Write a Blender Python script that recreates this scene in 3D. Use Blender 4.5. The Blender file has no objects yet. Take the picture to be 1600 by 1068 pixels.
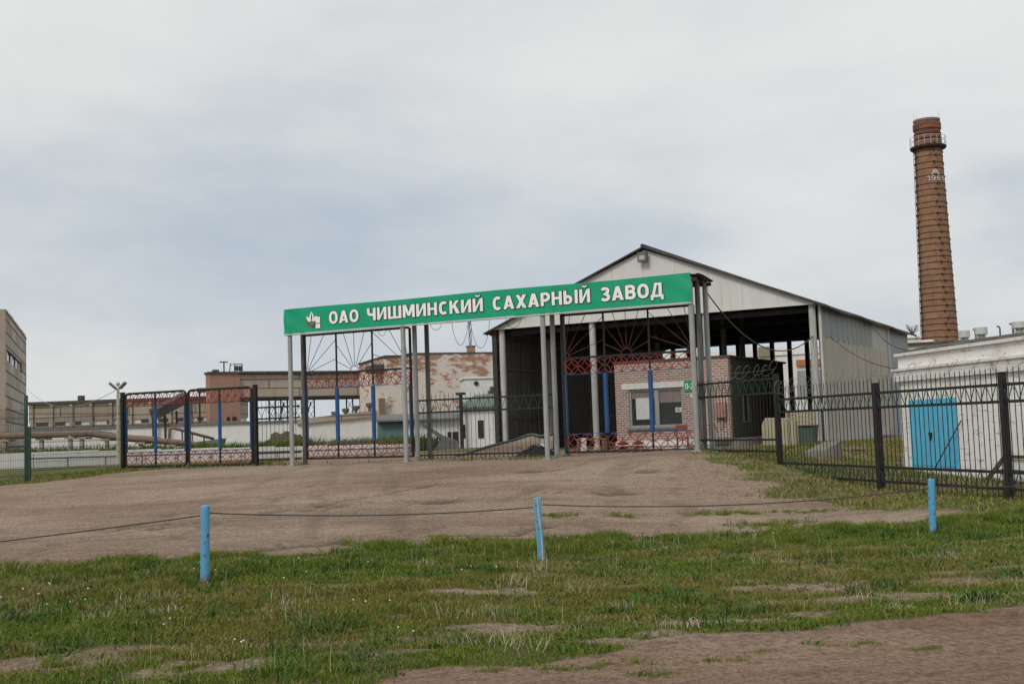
import bpy, bmesh, math, random
import numpy as np
from mathutils import Vector, Matrix
C = bpy.context.collection
S = bpy.context.scene
R = math.radians
PI = math.pi

# ------------------------------------------------------------------ camera
CAM = Vector((0, 0, 2.1))
FPX = 1800.0                      # focal length in photo pixels (photo is 1600 wide)
PITCH, ROLL = math.atan(134/1800), R(-2.0)
CM = Matrix.Rotation(R(90)+PITCH, 4, 'X') @ Matrix.Rotation(ROLL, 4, 'Z')
cd = bpy.data.cameras.new('camera'); cam = bpy.data.objects.new('camera', cd); C.objects.link(cam)
cam.matrix_world = Matrix.Translation(CAM) @ CM
cd.sensor_width = 36; cd.lens = 36*FPX/1600; cd.clip_end = 9000; cd.clip_start = .1
S.camera = cam

# ------------------------------------------------------------------ sky, sun, exposure
SUN_EL, SUN_AZ = 43, 213          # azimuth clockwise from +Y (view direction)
w = bpy.data.worlds.new('World'); S.world = w; w.use_nodes = True
nt = w.node_tree; N = nt.nodes; L = nt.links; N.clear()
wo = N.new('ShaderNodeOutputWorld'); bg = N.new('ShaderNodeBackground'); bg.inputs[1].default_value = .1
sky = N.new('ShaderNodeTexSky'); sky.sky_type = 'NISHITA'; sky.sun_disc = False
sky.sun_elevation = R(SUN_EL); sky.sun_rotation = R(SUN_AZ); sky.dust_density = 2.0
tc = N.new('ShaderNodeTexCoord')
def wnoise(scale, sx, sy, sz, detail=5, rough=.5, loc=(0, 0, 0)):
    m = N.new('ShaderNodeMapping'); m.inputs['Scale'].default_value = (sx, sy, sz); m.inputs['Location'].default_value = loc
    L.new(tc.outputs['Generated'], m.inputs[0])
    n = N.new('ShaderNodeTexNoise'); n.inputs['Scale'].default_value = scale; n.inputs['Detail'].default_value = detail
    n.inputs['Roughness'].default_value = rough; L.new(m.outputs[0], n.inputs['Vector']); return n.outputs[0]
def ramp(nodes, links, src, stops):
    r = nodes.new('ShaderNodeValToRGB'); e = r.color_ramp.elements
    while len(e) < len(stops): e.new(.5)
    for k, (p, c) in enumerate(stops):
        e[k].position = p; e[k].color = (*c, 1) if len(c) == 3 else c
    links.new(src, r.inputs[0]); return r.outputs[0]
sep = N.new('ShaderNodeSeparateXYZ'); L.new(tc.outputs['Generated'], sep.inputs[0])
# cloud thickness: broad banks stretched along the horizon plus finer wisps
def math_node(op, a, b, clamp=False):
    m = N.new('ShaderNodeMath'); m.operation = op; m.use_clamp = clamp
    for k, v in enumerate((a, b)):
        if isinstance(v, (int, float)): m.inputs[k].default_value = v
        else: L.new(v, m.inputs[k])
    return m.outputs[0]
n1 = wnoise(1.0, 1.6, 1.6, 6.0, 4, .5, (1.7, .6, .2))
n2 = wnoise(1.0, 5.0, 5.0, 10.5, 8, .6, (2.1, .4, 1.3))
band = ramp(N, L, sep.outputs[2], [(0.0, (.44,)*3), (.05, (.455,)*3), (.11, (.405,)*3), (.19, (.365,)*3), (.29, (.58,)*3), (.5, (.60,)*3)])
c_ = math_node('ADD', math_node('MULTIPLY', n1, 1.0), math_node('MULTIPLY', n2, .42))
c_ = math_node('ADD', c_, math_node('SUBTRACT', band, .70))
cloud = ramp(N, L, c_, [(.22, (4.9, 5.55, 6.35)), (.37, (6.0, 6.45, 6.85)), (.49, (7.25, 7.4, 7.4)), (.62, (7.9, 7.95, 7.9)), (.76, (8.5, 8.5, 8.42))])
mixs = N.new('ShaderNodeMix'); mixs.data_type = 'RGBA'; mixs.inputs[0].default_value = .93
L.new(sky.outputs[0], mixs.inputs[6]); L.new(cloud, mixs.inputs[7])
L.new(mixs.outputs[2], bg.inputs[0]); L.new(bg.outputs[0], wo.inputs[0])

sl = bpy.data.lights.new('sun', 'SUN'); sl.energy = 1.5; sl.angle = R(18); sl.color = (1, .96, .9)
so = bpy.data.objects.new('sun', sl); C.objects.link(so)
sd = Vector((math.sin(R(SUN_AZ))*math.cos(R(SUN_EL)), math.cos(R(SUN_AZ))*math.cos(R(SUN_EL)), math.sin(R(SUN_EL))))
so.rotation_euler = sd.to_track_quat('Z', 'Y').to_euler(); so.location = (0, 0, 60)
S.view_settings.view_transform = 'Standard'; S.view_settings.look = 'None'
S.view_settings.exposure = 0; S.view_settings.gamma = 1; S.view_settings.use_curve_mapping = False

# ------------------------------------------------------------------ measuring helpers (photo pixel -> place)
def ray(px, py):
    return (CM.to_3x3() @ Vector(((px-800)/FPX, (534-py)/FPX, -1)))
def P(px, py, D):
    d = ray(px, py); return CAM + d*(D/d.y)
class Frame:
    """a building's own axes: x along the facade, y into it; hit() reads (x, z) where a pixel's ray meets the plane y = off"""
    def __init__(s, px, py, D, deg):
        p = P(px, py, D); s.o = p; s.a = R(deg)
        s.u = Vector((math.cos(s.a), math.sin(s.a), 0)); s.n = Vector((-math.sin(s.a), math.cos(s.a), 0))
    def hit(s, px, py, off=0):
        d = ray(px, py); o = s.o + s.n*off
        t = (o-CAM).dot(s.n)/d.dot(s.n); q = CAM + d*t
        return (q-s.o).dot(s.u), q.z-s.o.z
    def w(s, x, y, z=0):
        return s.o + s.u*x + s.n*y + Vector((0, 0, z))

# ------------------------------------------------------------------ terrain height
ctrl = []
def g(px, py, D): p = P(px, py, D); ctrl.append((p.x, p.y, p.z))
for a in [(320, 910, 15), (842, 878, 17), (1457, 835, 19.3), (320, 868, 17.6), (842, 845, 19.4), (1457, 813, 21.3), (0, 888, 17),
          (0, 758, 38), (192, 735, 44), (400, 727, 41.7), (457, 728, 41), (636, 720, 39.3), (856, 717, 37.1), (1090, 703, 34.8),
          (800, 780, 26), (1222, 725, 32), (1377, 765, 27.3), (1582, 778, 23), (1420, 733, 33.5), (1281, 690, 44), (1000, 700, 47),
          (1107, 700, 46), (400, 800, 25), (1150, 760, 28.5), (100, 800, 28), (1350, 790, 24.5), (42, 755, 40), (1090, 712, 33.5), (930, 702, 47.5)]:
    g(*a)
ctrl += [(x, y, 0.0) for x in (-45, -15, 15, 45) for y in (-25, 0, 7)] + [(x, 11, .03) for x in (-12, -5, 0, 6, 12)]
ctrl += [(-50, 20, .25), (50, 20, .15), (-45, 45, .7), (50, 45, .7), (25, 30, .4), (28, 60, .9), (4, 62, 1.1), (-20, 58, .92), (-34, 60, .9),
         (-8, 70, .85), (-30, 85, .85), (0, 95, .9), (30, 95, .9), (60, 95, .9), (-60, 95, .85)]
ctrl = np.array(ctrl)
def _tps(r): return np.where(r > 1e-9, r*r*np.log(np.maximum(r, 1e-9)), 0)
_n = len(ctrl); _xy = ctrl[:, :2]/20
_K = _tps(np.linalg.norm(_xy[:, None]-_xy[None], axis=2)) + np.eye(_n)*.004
_Pm = np.c_[np.ones(_n), _xy]
_A = np.zeros((_n+3, _n+3)); _A[:_n, :_n] = _K; _A[:_n, _n:] = _Pm; _A[_n:, :_n] = _Pm.T
_W = np.linalg.solve(_A, np.r_[ctrl[:, 2], 0, 0, 0])
def H(x, y):
    x = np.asarray(x, float); y = np.asarray(y, float); sh = np.broadcast(x, y).shape
    xs = np.broadcast_to(x, sh).ravel(); ys = np.broadcast_to(y, sh).ravel(); out = np.empty(xs.size)
    for k in range(0, xs.size, 20000):
        q = np.c_[xs[k:k+20000], ys[k:k+20000]]/20
        r = np.linalg.norm(q[:, None]-_xy[None], axis=2)
        out[k:k+20000] = _tps(r) @ _W[:_n] + np.c_[np.ones(len(q)), q] @ _W[_n:]
    d = np.maximum(np.abs(xs)/45, np.abs(ys-35)/55)
    t = np.clip((d-.85)/.5, 0, 1); t = t*t*(3-2*t)
    base = np.where(ys > 20, .85, 0.0)+0*xs
    base = .85*np.clip((ys-5)/40, 0, 1)
    out = np.clip(out, -.25, 1.6)*(1-t) + base*t
    return out.reshape(sh)
def h1(x, y): return float(H(x, y))
def gp(px, py):
    """the point of the ground seen at a photo pixel"""
    d = ray(px, py); ts = np.linspace(6, 120, 2400); xs = CAM.x+d.x/d.y*ts; ys = ts; zs = CAM.z+d.z/d.y*ts
    k = np.nonzero(zs < H(xs, ys))[0]
    k = k[0] if len(k) else 2399
    return Vector((xs[k], ys[k], h1(xs[k], ys[k])))
# smooth value noise for masks
def vnoise(x, y, scale, seed=0, octaves=3):
    rs = np.random.RandomState(seed); tab = rs.rand(256, 256); out = 0; amp = 1; tot = 0
    x = np.asarray(x)/scale; y = np.asarray(y)/scale
    for _ in range(octaves):
        xi = np.floor(x).astype(int); yi = np.floor(y).astype(int); fx = x-xi; fy = y-yi
        fx = fx*fx*(3-2*fx); fy = fy*fy*(3-2*fy)
        a = tab[xi % 256, yi % 256]; b = tab[(xi+1) % 256, yi % 256]; c = tab[xi % 256, (yi+1) % 256]; d = tab[(xi+1) % 256, (yi+1) % 256]
        out = out + amp*((a*(1-fx)+b*fx)*(1-fy)+(c*(1-fx)+d*fx)*fy); tot += amp; amp *= .5; x = x*2.03+7; y = y*2.03+3
    return out/tot

# ------------------------------------------------------------------ materials
def pm(name, c1, c2=None, scale=(1, 1, 1), ns=4, detail=6, lo=.35, hi=.65, rough=.8, metal=0, bump=0, bns=30, c3=None, ns3=1, lo3=.55, hi3=.65, sc3=None, spec=.3, mud=0):
    m = bpy.data.materials.new(name); m.use_nodes = True; t = m.node_tree; n = t.nodes; l = t.links
    b = n['Principled BSDF']; b.inputs['Roughness'].default_value = rough; b.inputs['Metallic'].default_value = metal
    b.inputs['Specular IOR Level'].default_value = spec
    b.inputs['Base Color'].default_value = (*c1, 1)
    tcx = n.new('ShaderNodeTexCoord')
    def noise(sc, s, d):
        mp = n.new('ShaderNodeMapping'); mp.inputs['Scale'].default_value = sc; l.new(tcx.outputs['Object'], mp.inputs[0])
        q = n.new('ShaderNodeTexNoise'); q.inputs['Scale'].default_value = s; q.inputs['Detail'].default_value = d; q.inputs['Roughness'].default_value = .62
        l.new(mp.outputs[0], q.inputs['Vector']); return q.outputs[0]
    cur = None
    if c2 is not None:
        cur = ramp(n, l, noise(scale, ns, detail), [(lo, c1), (hi, c2)])
    if c3 is not None:
        f = ramp(n, l, noise(sc3 or scale, ns3, 7), [(lo3, (0, 0, 0)), (hi3, (1, 1, 1))])
        mx = n.new('ShaderNodeMix'); mx.data_type = 'RGBA'; l.new(f, mx.inputs[0])
        if cur is None: mx.inputs[6].default_value = (*c1, 1)
        else: l.new(cur, mx.inputs[6])
        mx.inputs[7].default_value = (*c3, 1); cur = mx.outputs[2]
    if mud:                                       # rust chips and a dried mud splash round the foot (object z is height above the ground)
        f = ramp(n, l, noise((1, 1, .6), 16, 4), [(.60, (0, 0, 0)), (.64, (1, 1, 1))]); mx = n.new('ShaderNodeMix'); mx.data_type = 'RGBA'; l.new(f, mx.inputs[0]); l.new(cur, mx.inputs[6]); mx.inputs[7].default_value = (.16, .075, .045, 1); cur = mx.outputs[2]
        sp = n.new('ShaderNodeSeparateXYZ'); l.new(tcx.outputs['Object'], sp.inputs[0]); ad = n.new('ShaderNodeMath'); ad.operation = 'MULTIPLY_ADD'; l.new(noise((1, 1, 1), 18, 5), ad.inputs[0]); ad.inputs[1].default_value = mud*1.6; l.new(sp.outputs[2], ad.inputs[2])
        f = ramp(n, l, ad.outputs[0], [(mud*1.0, (.75,)*3), (mud*1.7, (0, 0, 0))]); mx = n.new('ShaderNodeMix'); mx.data_type = 'RGBA'; l.new(f, mx.inputs[0]); l.new(cur, mx.inputs[6]); mx.inputs[7].default_value = (.17, .13, .095, 1); cur = mx.outputs[2]
    if cur is not None: l.new(cur, b.inputs['Base Color'])
    if bump:
        bp = n.new('ShaderNodeBump'); bp.inputs['Strength'].default_value = bump; bp.inputs['Distance'].default_value = .02
        l.new(noise((1, 1, 1), bns, 6), bp.inputs['Height']); l.new(bp.outputs[0], b.inputs['Normal'])
    return m
def brick_mat(name, c1, c2, mortar, bw=.25, bh=.077, ms=.012, paint=None, plo=.45, phi=.55, pns=1.2, psc=(1, 1, 1.6), zramp=None, rough=.9, dirt=None, bias=0):
    m = bpy.data.materials.new(name); m.use_nodes = True; t = m.node_tree; n = t.nodes; l = t.links
    b = n['Principled BSDF']; b.inputs['Roughness'].default_value = rough; b.inputs['Specular IOR Level'].default_value = .2
    tcx = n.new('ShaderNodeTexCoord'); sp = n.new('ShaderNodeSeparateXYZ'); l.new(tcx.outputs['Object'], sp.inputs[0])
    ad = n.new('ShaderNodeMath'); ad.operation = 'ADD'; l.new(sp.outputs[0], ad.inputs[0]); l.new(sp.outputs[1], ad.inputs[1])
    cb = n.new('ShaderNodeCombineXYZ'); l.new(ad.outputs[0], cb.inputs[0]); l.new(sp.outputs[2], cb.inputs[1])
    br = n.new('ShaderNodeTexBrick'); br.inputs['Scale'].default_value = 1; br.inputs['Brick Width'].default_value = bw; br.inputs['Row Height'].default_value = bh
    br.inputs['Mortar Size'].default_value = ms; br.inputs['Bias'].default_value = bias
    br.inputs['Color1'].default_value = (*c1, 1); br.inputs['Color2'].default_value = (*c2, 1); br.inputs['Mortar'].default_value = (*mortar, 1)
    l.new(cb.outputs[0], br.inputs['Vector']); cur = br.outputs[0]
    def noise(sc, s, d):
        mp = n.new('ShaderNodeMapping'); mp.inputs['Scale'].default_value = sc; l.new(tcx.outputs['Object'], mp.inputs[0])
        q = n.new('ShaderNodeTexNoise'); q.inputs['Scale'].default_value = s; q.inputs['Detail'].default_value = d; q.inputs['Roughness'].default_value = .65
        l.new(mp.outputs[0], q.inputs['Vector']); return q.outputs[0]
    def over(cur, f, col):
        mx = n.new('ShaderNodeMix'); mx.data_type = 'RGBA'; l.new(f, mx.inputs[0]); l.new(cur, mx.inputs[6]); mx.inputs[7].default_value = (*col, 1); return mx.outputs[2]
    if paint:
        q = noise(psc, pns, 8)
        if zramp:                         # paint worn away with height: zramp = (z0, z1, amount)
            mr = n.new('ShaderNodeMapRange'); mr.inputs[1].default_value = zramp[0]; mr.inputs[2].default_value = zramp[1]
            mr.inputs[3].default_value = 0; mr.inputs[4].default_value = zramp[2]; l.new(sp.outputs[2], mr.inputs[0])
            sb = n.new('ShaderNodeMath'); sb.operation = 'SUBTRACT'; l.new(q, sb.inputs[0]); l.new(mr.outputs[0], sb.inputs[1]); q = sb.outputs[0]
        f = ramp(n, l, q, [(plo, (0, 0, 0)), (phi, (.93,)*3)])
        cur = over(cur, f, paint)
    if dirt:
        f = ramp(n, l, noise((1.5, 1.5, .5), 1.1, 7), [(.5, (0, 0, 0)), (.75, (.6,)*3)]); cur = over(cur, f, dirt)
    l.new(cur, b.inputs['Base Color'])
    bp = n.new('ShaderNodeBump'); bp.inputs['Strength'].default_value = .5; bp.inputs['Distance'].default_value = .01; bp.invert = True
    l.new(br.outputs[1], bp.inputs['Height']); l.new(bp.outputs[0], b.inputs['Normal'])
    return m
M = {}
M['pipe'] = pm('grey_pipe_paint', (.27, .28, .275), (.36, .365, .36), (1, 1, .3), 6, rough=.55, bump=.1, c3=(.2, .13, .09), ns3=3, lo3=.66, hi3=.74)
M['pipe_dark'] = pm('dark_pipe_paint', (.10, .10, .10), (.16, .16, .155), (1, 1, .3), 6, rough=.6)
M['column'] = pm('white_column_paint', (.36, .37, .36), (.48, .48, .46), (1, 1, .3), 4, rough=.6, c3=(.30, .20, .13), ns3=2.2, lo3=.64, hi3=.74)
M['black'] = pm('black_iron', (.012, .012, .013), (.025, .024, .023), ns=8, rough=.5, bump=.15)
M['fgreen'] = pm('green_iron', (.012, .05, .036), (.02, .07, .05), ns=8, rough=.55)
M['mgreen'] = pm('dark_green_wire', (.03, .06, .045), (.05, .085, .06), ns=8, rough=.6)
M['red'] = pm('red_rod_paint', (.30, .035, .03), (.20, .03, .025), ns=9, rough=.5)
M['rust'] = pm('rust_rod', (.14, .045, .035), (.07, .035, .03), ns=9, rough=.7)
M['dkrod'] = pm('dark_rod', (.06, .04, .035), (.035, .03, .03), ns=9, rough=.7)
M['blue'] = pm('blue_gate_paint', (.018, .07, .19), (.025, .095, .24), ns=5, rough=.45, bump=.1)
M['post_blue'] = pm('sky_blue_paint', (.09, .32, .53), (.12, .37, .59), (1, 1, .4), 9, rough=.5, bump=.15, c3=(.42, .50, .53), ns3=11, lo3=.62, hi3=.72, sc3=(1, 1, .3), mud=.16)
M['door_blue'] = pm('turquoise_door_paint', (.10, .45, .66), (.13, .51, .72), (1, 1, .25), 6, rough=.5, c3=(.25, .5, .6), ns3=4, lo3=.68, hi3=.8)
M['banner'] = pm('green_banner_vinyl', (.006, .31, .165), (.010, .345, .185), (1, 1, 1), 1.2, rough=.42, c3=(.006, .29, .155), ns3=.8, lo3=.55, hi3=.75, sc3=(1, 1, 3))
M['letter'] = pm('white_letter_vinyl', (.86, .86, .84), (.81, .81, .79), ns=3, rough=.5)
M['outline'] = pm('dark_letter_outline', (.03, .09, .06), (.02, .06, .045), ns=3, rough=.5)
M['emred'] = pm('emblem_red', (.34, .05, .04), (.28, .045, .035), ns=3, rough=.5)
M['bannerlip'] = pm('banner_lip', (.42, .44, .42), (.55, .56, .53), ns=3, rough=.6)
M['sheet'] = pm('white_sheet', (.57, .565, .54), (.63, .625, .60), (1, 1, .15), 1.5, rough=.6, c3=(.42, .39, .33), ns3=2.2, lo3=.62, hi3=.8, sc3=(2.5, 2.5, .12))
M['roofsheet'] = pm('weathered_roof_sheet', (.04, .037, .034), (.075, .07, .063), (1, .3, 1), 3, rough=.75, bump=.2)
M['under'] = pm('dark_roof_underside', (.035, .034, .032), (.06, .055, .05), (1, .3, 1), 3, rough=.85)
M['dsteel'] = pm('dark_steel', (.022, .021, .02), (.045, .042, .04), ns=5, rough=.7)
M['clad_beige'] = pm('beige_cladding', (.40, .38, .325), (.46, .44, .385), (1, 2.2, .08), 2.0, rough=.7, c3=(.24, .225, .19), ns3=1.6, lo3=.52, hi3=.72, sc3=(1, 3, .1))
M['clad_grey'] = pm('grey_cladding', (.23, .245, .255), (.29, .305, .31), (1, 2.2, .08), 2.0, rough=.55, c3=(.33, .33, .32), ns3=1.6, lo3=.56, hi3=.7, sc3=(1, 3, .08))
M['clad_light'] = pm('pale_cladding', (.40, .395, .36), (.45, .44, .41), (1, 2, .1), 2, rough=.6)
M['clad_blue'] = pm('blue_grey_cladding', (.235, .27, .295), (.28, .31, .33), (1, 2, .1), 1.5, rough=.55)
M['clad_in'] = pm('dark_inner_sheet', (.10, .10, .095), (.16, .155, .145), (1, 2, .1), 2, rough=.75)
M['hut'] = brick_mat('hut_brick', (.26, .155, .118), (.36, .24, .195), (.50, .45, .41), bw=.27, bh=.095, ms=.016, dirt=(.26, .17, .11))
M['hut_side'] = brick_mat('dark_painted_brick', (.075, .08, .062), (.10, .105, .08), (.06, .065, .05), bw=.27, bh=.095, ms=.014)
M['white'] = pm('white_paint', (.68, .68, .66), (.6, .6, .57), ns=3, rough=.7, c3=(.45, .43, .38), ns3=2, lo3=.6, hi3=.75)
M['frame_grey'] = pm('grey_window_frame', (.27, .29, .29), (.33, .35, .35), ns=4, rough=.6)
M['glass'] = pm('dark_glass', (.015, .02, .02), (.03, .035, .035), ns=.8, rough=.08, spec=.5)
M['curtain'] = pm('mauve_curtain', (.20, .15, .14), (.28, .22, .20), (9, 9, .3), 3, rough=.9)
M['paper'] = pm('paper', (.55, .56, .55), (.62, .63, .61), ns=6, rough=.8)
M['paper_y'] = pm('cream_paper', (.62, .60, .46), (.68, .66, .52), ns=6, rough=.8)
M['ink'] = pm('ink', (.08, .08, .08), rough=.8)
M['sign_green'] = pm('green_sign_paint', (.01, .25, .12), (.015, .30, .15), ns=4, rough=.4)
M['whitewash'] = brick_mat('whitewashed_brick', (.34, .17, .11), (.42, .24, .17), (.5, .47, .43), paint=(.85, .84, .815), plo=.33, phi=.45, pns=3.2, psc=(.6, .6, 3.2), dirt=(.50, .44, .38))
M['cornice'] = pm('whitewashed_cornice', (.76, .75, .72), (.68, .66, .62), (1, 1, 1), 3, rough=.9, bump=.3, c3=(.30, .25, .2), ns3=3, lo3=.6, hi3=.72)
M['felt'] = pm('roofing_felt', (.06, .054, .045), (.12, .108, .09), ns=2, rough=.95, bump=.4, c3=(.24, .22, .18), ns3=3, lo3=.6, hi3=.75)
M['vent'] = pm('galvanised_vent', (.44, .45, .44), (.56, .57, .55), (1, 1, .3), 5, rough=.55, c3=(.33, .28, .22), ns3=3, lo3=.6, hi3=.75)
M['chim'] = brick_mat('chimney_brick', (.225, .112, .064), (.325, .178, .108), (.23, .155, .105), bw=.26, bh=.14, ms=.015, dirt=(.10, .055, .04))
M['chimcap'] = pm('sooty_brick', (.20, .07, .045), (.26, .11, .07), (1, 1, 2), 2, rough=.9, c3=(.07, .05, .04), ns3=1.2, lo3=.5, hi3=.7, sc3=(.4, .4, 2))
M['soot'] = pm('dark_hoop_iron', (.03, .022, .018), (.06, .04, .03), ns=3, rough=.8)
M['panel'] = brick_mat('concrete_panel', (.34, .275, .225), (.49, .48, .455), (.12, .11, .10), bw=6.1, bh=1.25, ms=.10, dirt=(.22, .165, .12))
M['panel_end'] = pm('concrete_end_wall', (.33, .275, .215), (.38, .33, .27), ns=1, rough=.9)
M['faded'] = pm('faded_white_paint', (.36, .29, .24), (.52, .47, .42), ns=5, rough=.9)
M['fact'] = brick_mat('brown_factory_panel', (.34, .28, .22), (.39, .325, .26), (.13, .11, .09), bw=6.2, bh=.92, ms=.05, dirt=(.18, .14, .11))
M['gal'] = brick_mat('gallery_slab', (.40, .335, .265), (.45, .385, .31), (.13, .105, .08), bw=5.7, bh=.8, ms=.05, dirt=(.22, .18, .14))
M['redbrick'] = brick_mat('red_brick', (.36, .195, .14), (.42, .25, .185), (.28, .2, .15), dirt=(.22, .13, .09))
M['patchy'] = brick_mat('peeling_whitewash', (.30, .12, .065), (.36, .16, .085), (.38, .3, .25), paint=(.64, .585, .53), plo=.37, phi=.45, pns=1.15, psc=(.8, .8, 1.7), zramp=(4.2, 7.9, .135))
M['lime'] = brick_mat('lime_wall', (.5, .46, .42), (.55, .5, .46), (.45, .42, .4), paint=(.70, .695, .68), plo=.30, phi=.38, pns=.8, dirt=(.52, .50, .47))
M['roofdark'] = pm('dark_roof_edge', (.06, .055, .05), (.10, .09, .08), ns=2, rough=.9)
M['greyroof'] = pm('grey_asbestos_roof', (.13, .135, .135), (.18, .18, .175), ns=2, rough=.85)
M['greenroof'] = pm('green_roof_sheet', (.10, .15, .125), (.14, .19, .16), ns=2, rough=.7)
M['rustpipe'] = pm('rusty_pipeline', (.17, .115, .085), (.24, .17, .13), ns=2, rough=.85, c3=(.10, .065, .05), ns3=2, lo3=.55, hi3=.7)
M['yellowpole'] = pm('faded_yellow_concrete', (.38, .34, .23), (.46, .42, .31), (1, 1, .3), 3, rough=.8)
M['lamp'] = pm('grey_lamp_housing', (.10, .10, .10), (.15, .15, .15), ns=5, rough=.5)
M['lens'] = pm('lamp_lens', (.40, .42, .41), rough=.25)
M['conc'] = pm('old_concrete', (.18, .17, .15), (.25, .235, .21), ns=3, rough=.95, bump=.4, c3=(.2, .185, .15), ns3=2, lo3=.55, hi3=.7)
M['yelblock'] = pm('cream_painted_block', (.40, .375, .25), (.46, .43, .30), ns=3, rough=.9, c3=(.26, .24, .18), ns3=3, lo3=.6, hi3=.72)
M['wood'] = pm('grey_weathered_wood', (.20, .165, .125), (.29, .25, .20), (1, 1, 6), 3, rough=.9)
M['darkwood'] = pm('dark_wood', (.06, .05, .04), (.10, .08, .06), (1, 6, 1), 3, rough=.9)
M['redwood'] = pm('red_stained_wood', (.22, .06, .045), (.28, .09, .07), (1, 1, 6), 3, rough=.85)
M['meter'] = pm('rusty_pink_box', (.30, .15, .13), (.36, .20, .175), ns=4, rough=.7, c3=(.2, .08, .05), ns3=3, lo3=.55, hi3=.7)
M['rubber'] = pm('black_rubber', (.015, .015, .015), (.03, .03, .03), ns=6, rough=.85)
M['cable'] = pm('steel_cable', (.05, .045, .04), (.09, .08, .07), ns=20, rough=.6)
M['redcable'] = pm('red_brown_cable', (.20, .06, .05), (.14, .05, .04), ns=5, rough=.6)
M['razor'] = pm('galvanised_razor_wire', (.17, .17, .17), (.26, .26, .255), ns=20, rough=.45, metal=.3)
M['soil'] = pm('dark_soil', (.075, .06, .045), (.12, .095, .07), ns=2, rough=1, bump=.8, bns=6, c3=(.07, .085, .03), ns3=.6, lo3=.48, hi3=.6)
M['coal'] = pm('dark_spoil', (.035, .03, .026), (.065, .055, .045), ns=2, rough=1, bump=.8, bns=6)
M['steeldark'] = pm('dark_vehicle_steel', (.06, .085, .075), (.09, .12, .10), ns=3, rough=.7)
M['tealfence'] = pm('teal_sheet', (.10, .16, .175), (.14, .2, .215), (8, 8, .2), 2, rough=.7)
M['orange'] = pm('orange_paint', (.42, .17, .04), (.35, .14, .05), ns=2, rough=.7)
M['sack'] = pm('white_sack', (.55, .54, .52), (.45, .44, .42), ns=5, rough=.9, bump=.5)
M['petal'] = pm('white_petal', (.75, .75, .72), rough=.7)
M['stone'] = pm('pale_stone', (.20, .165, .135), (.27, .23, .195), ns=3, rough=.95)

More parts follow.
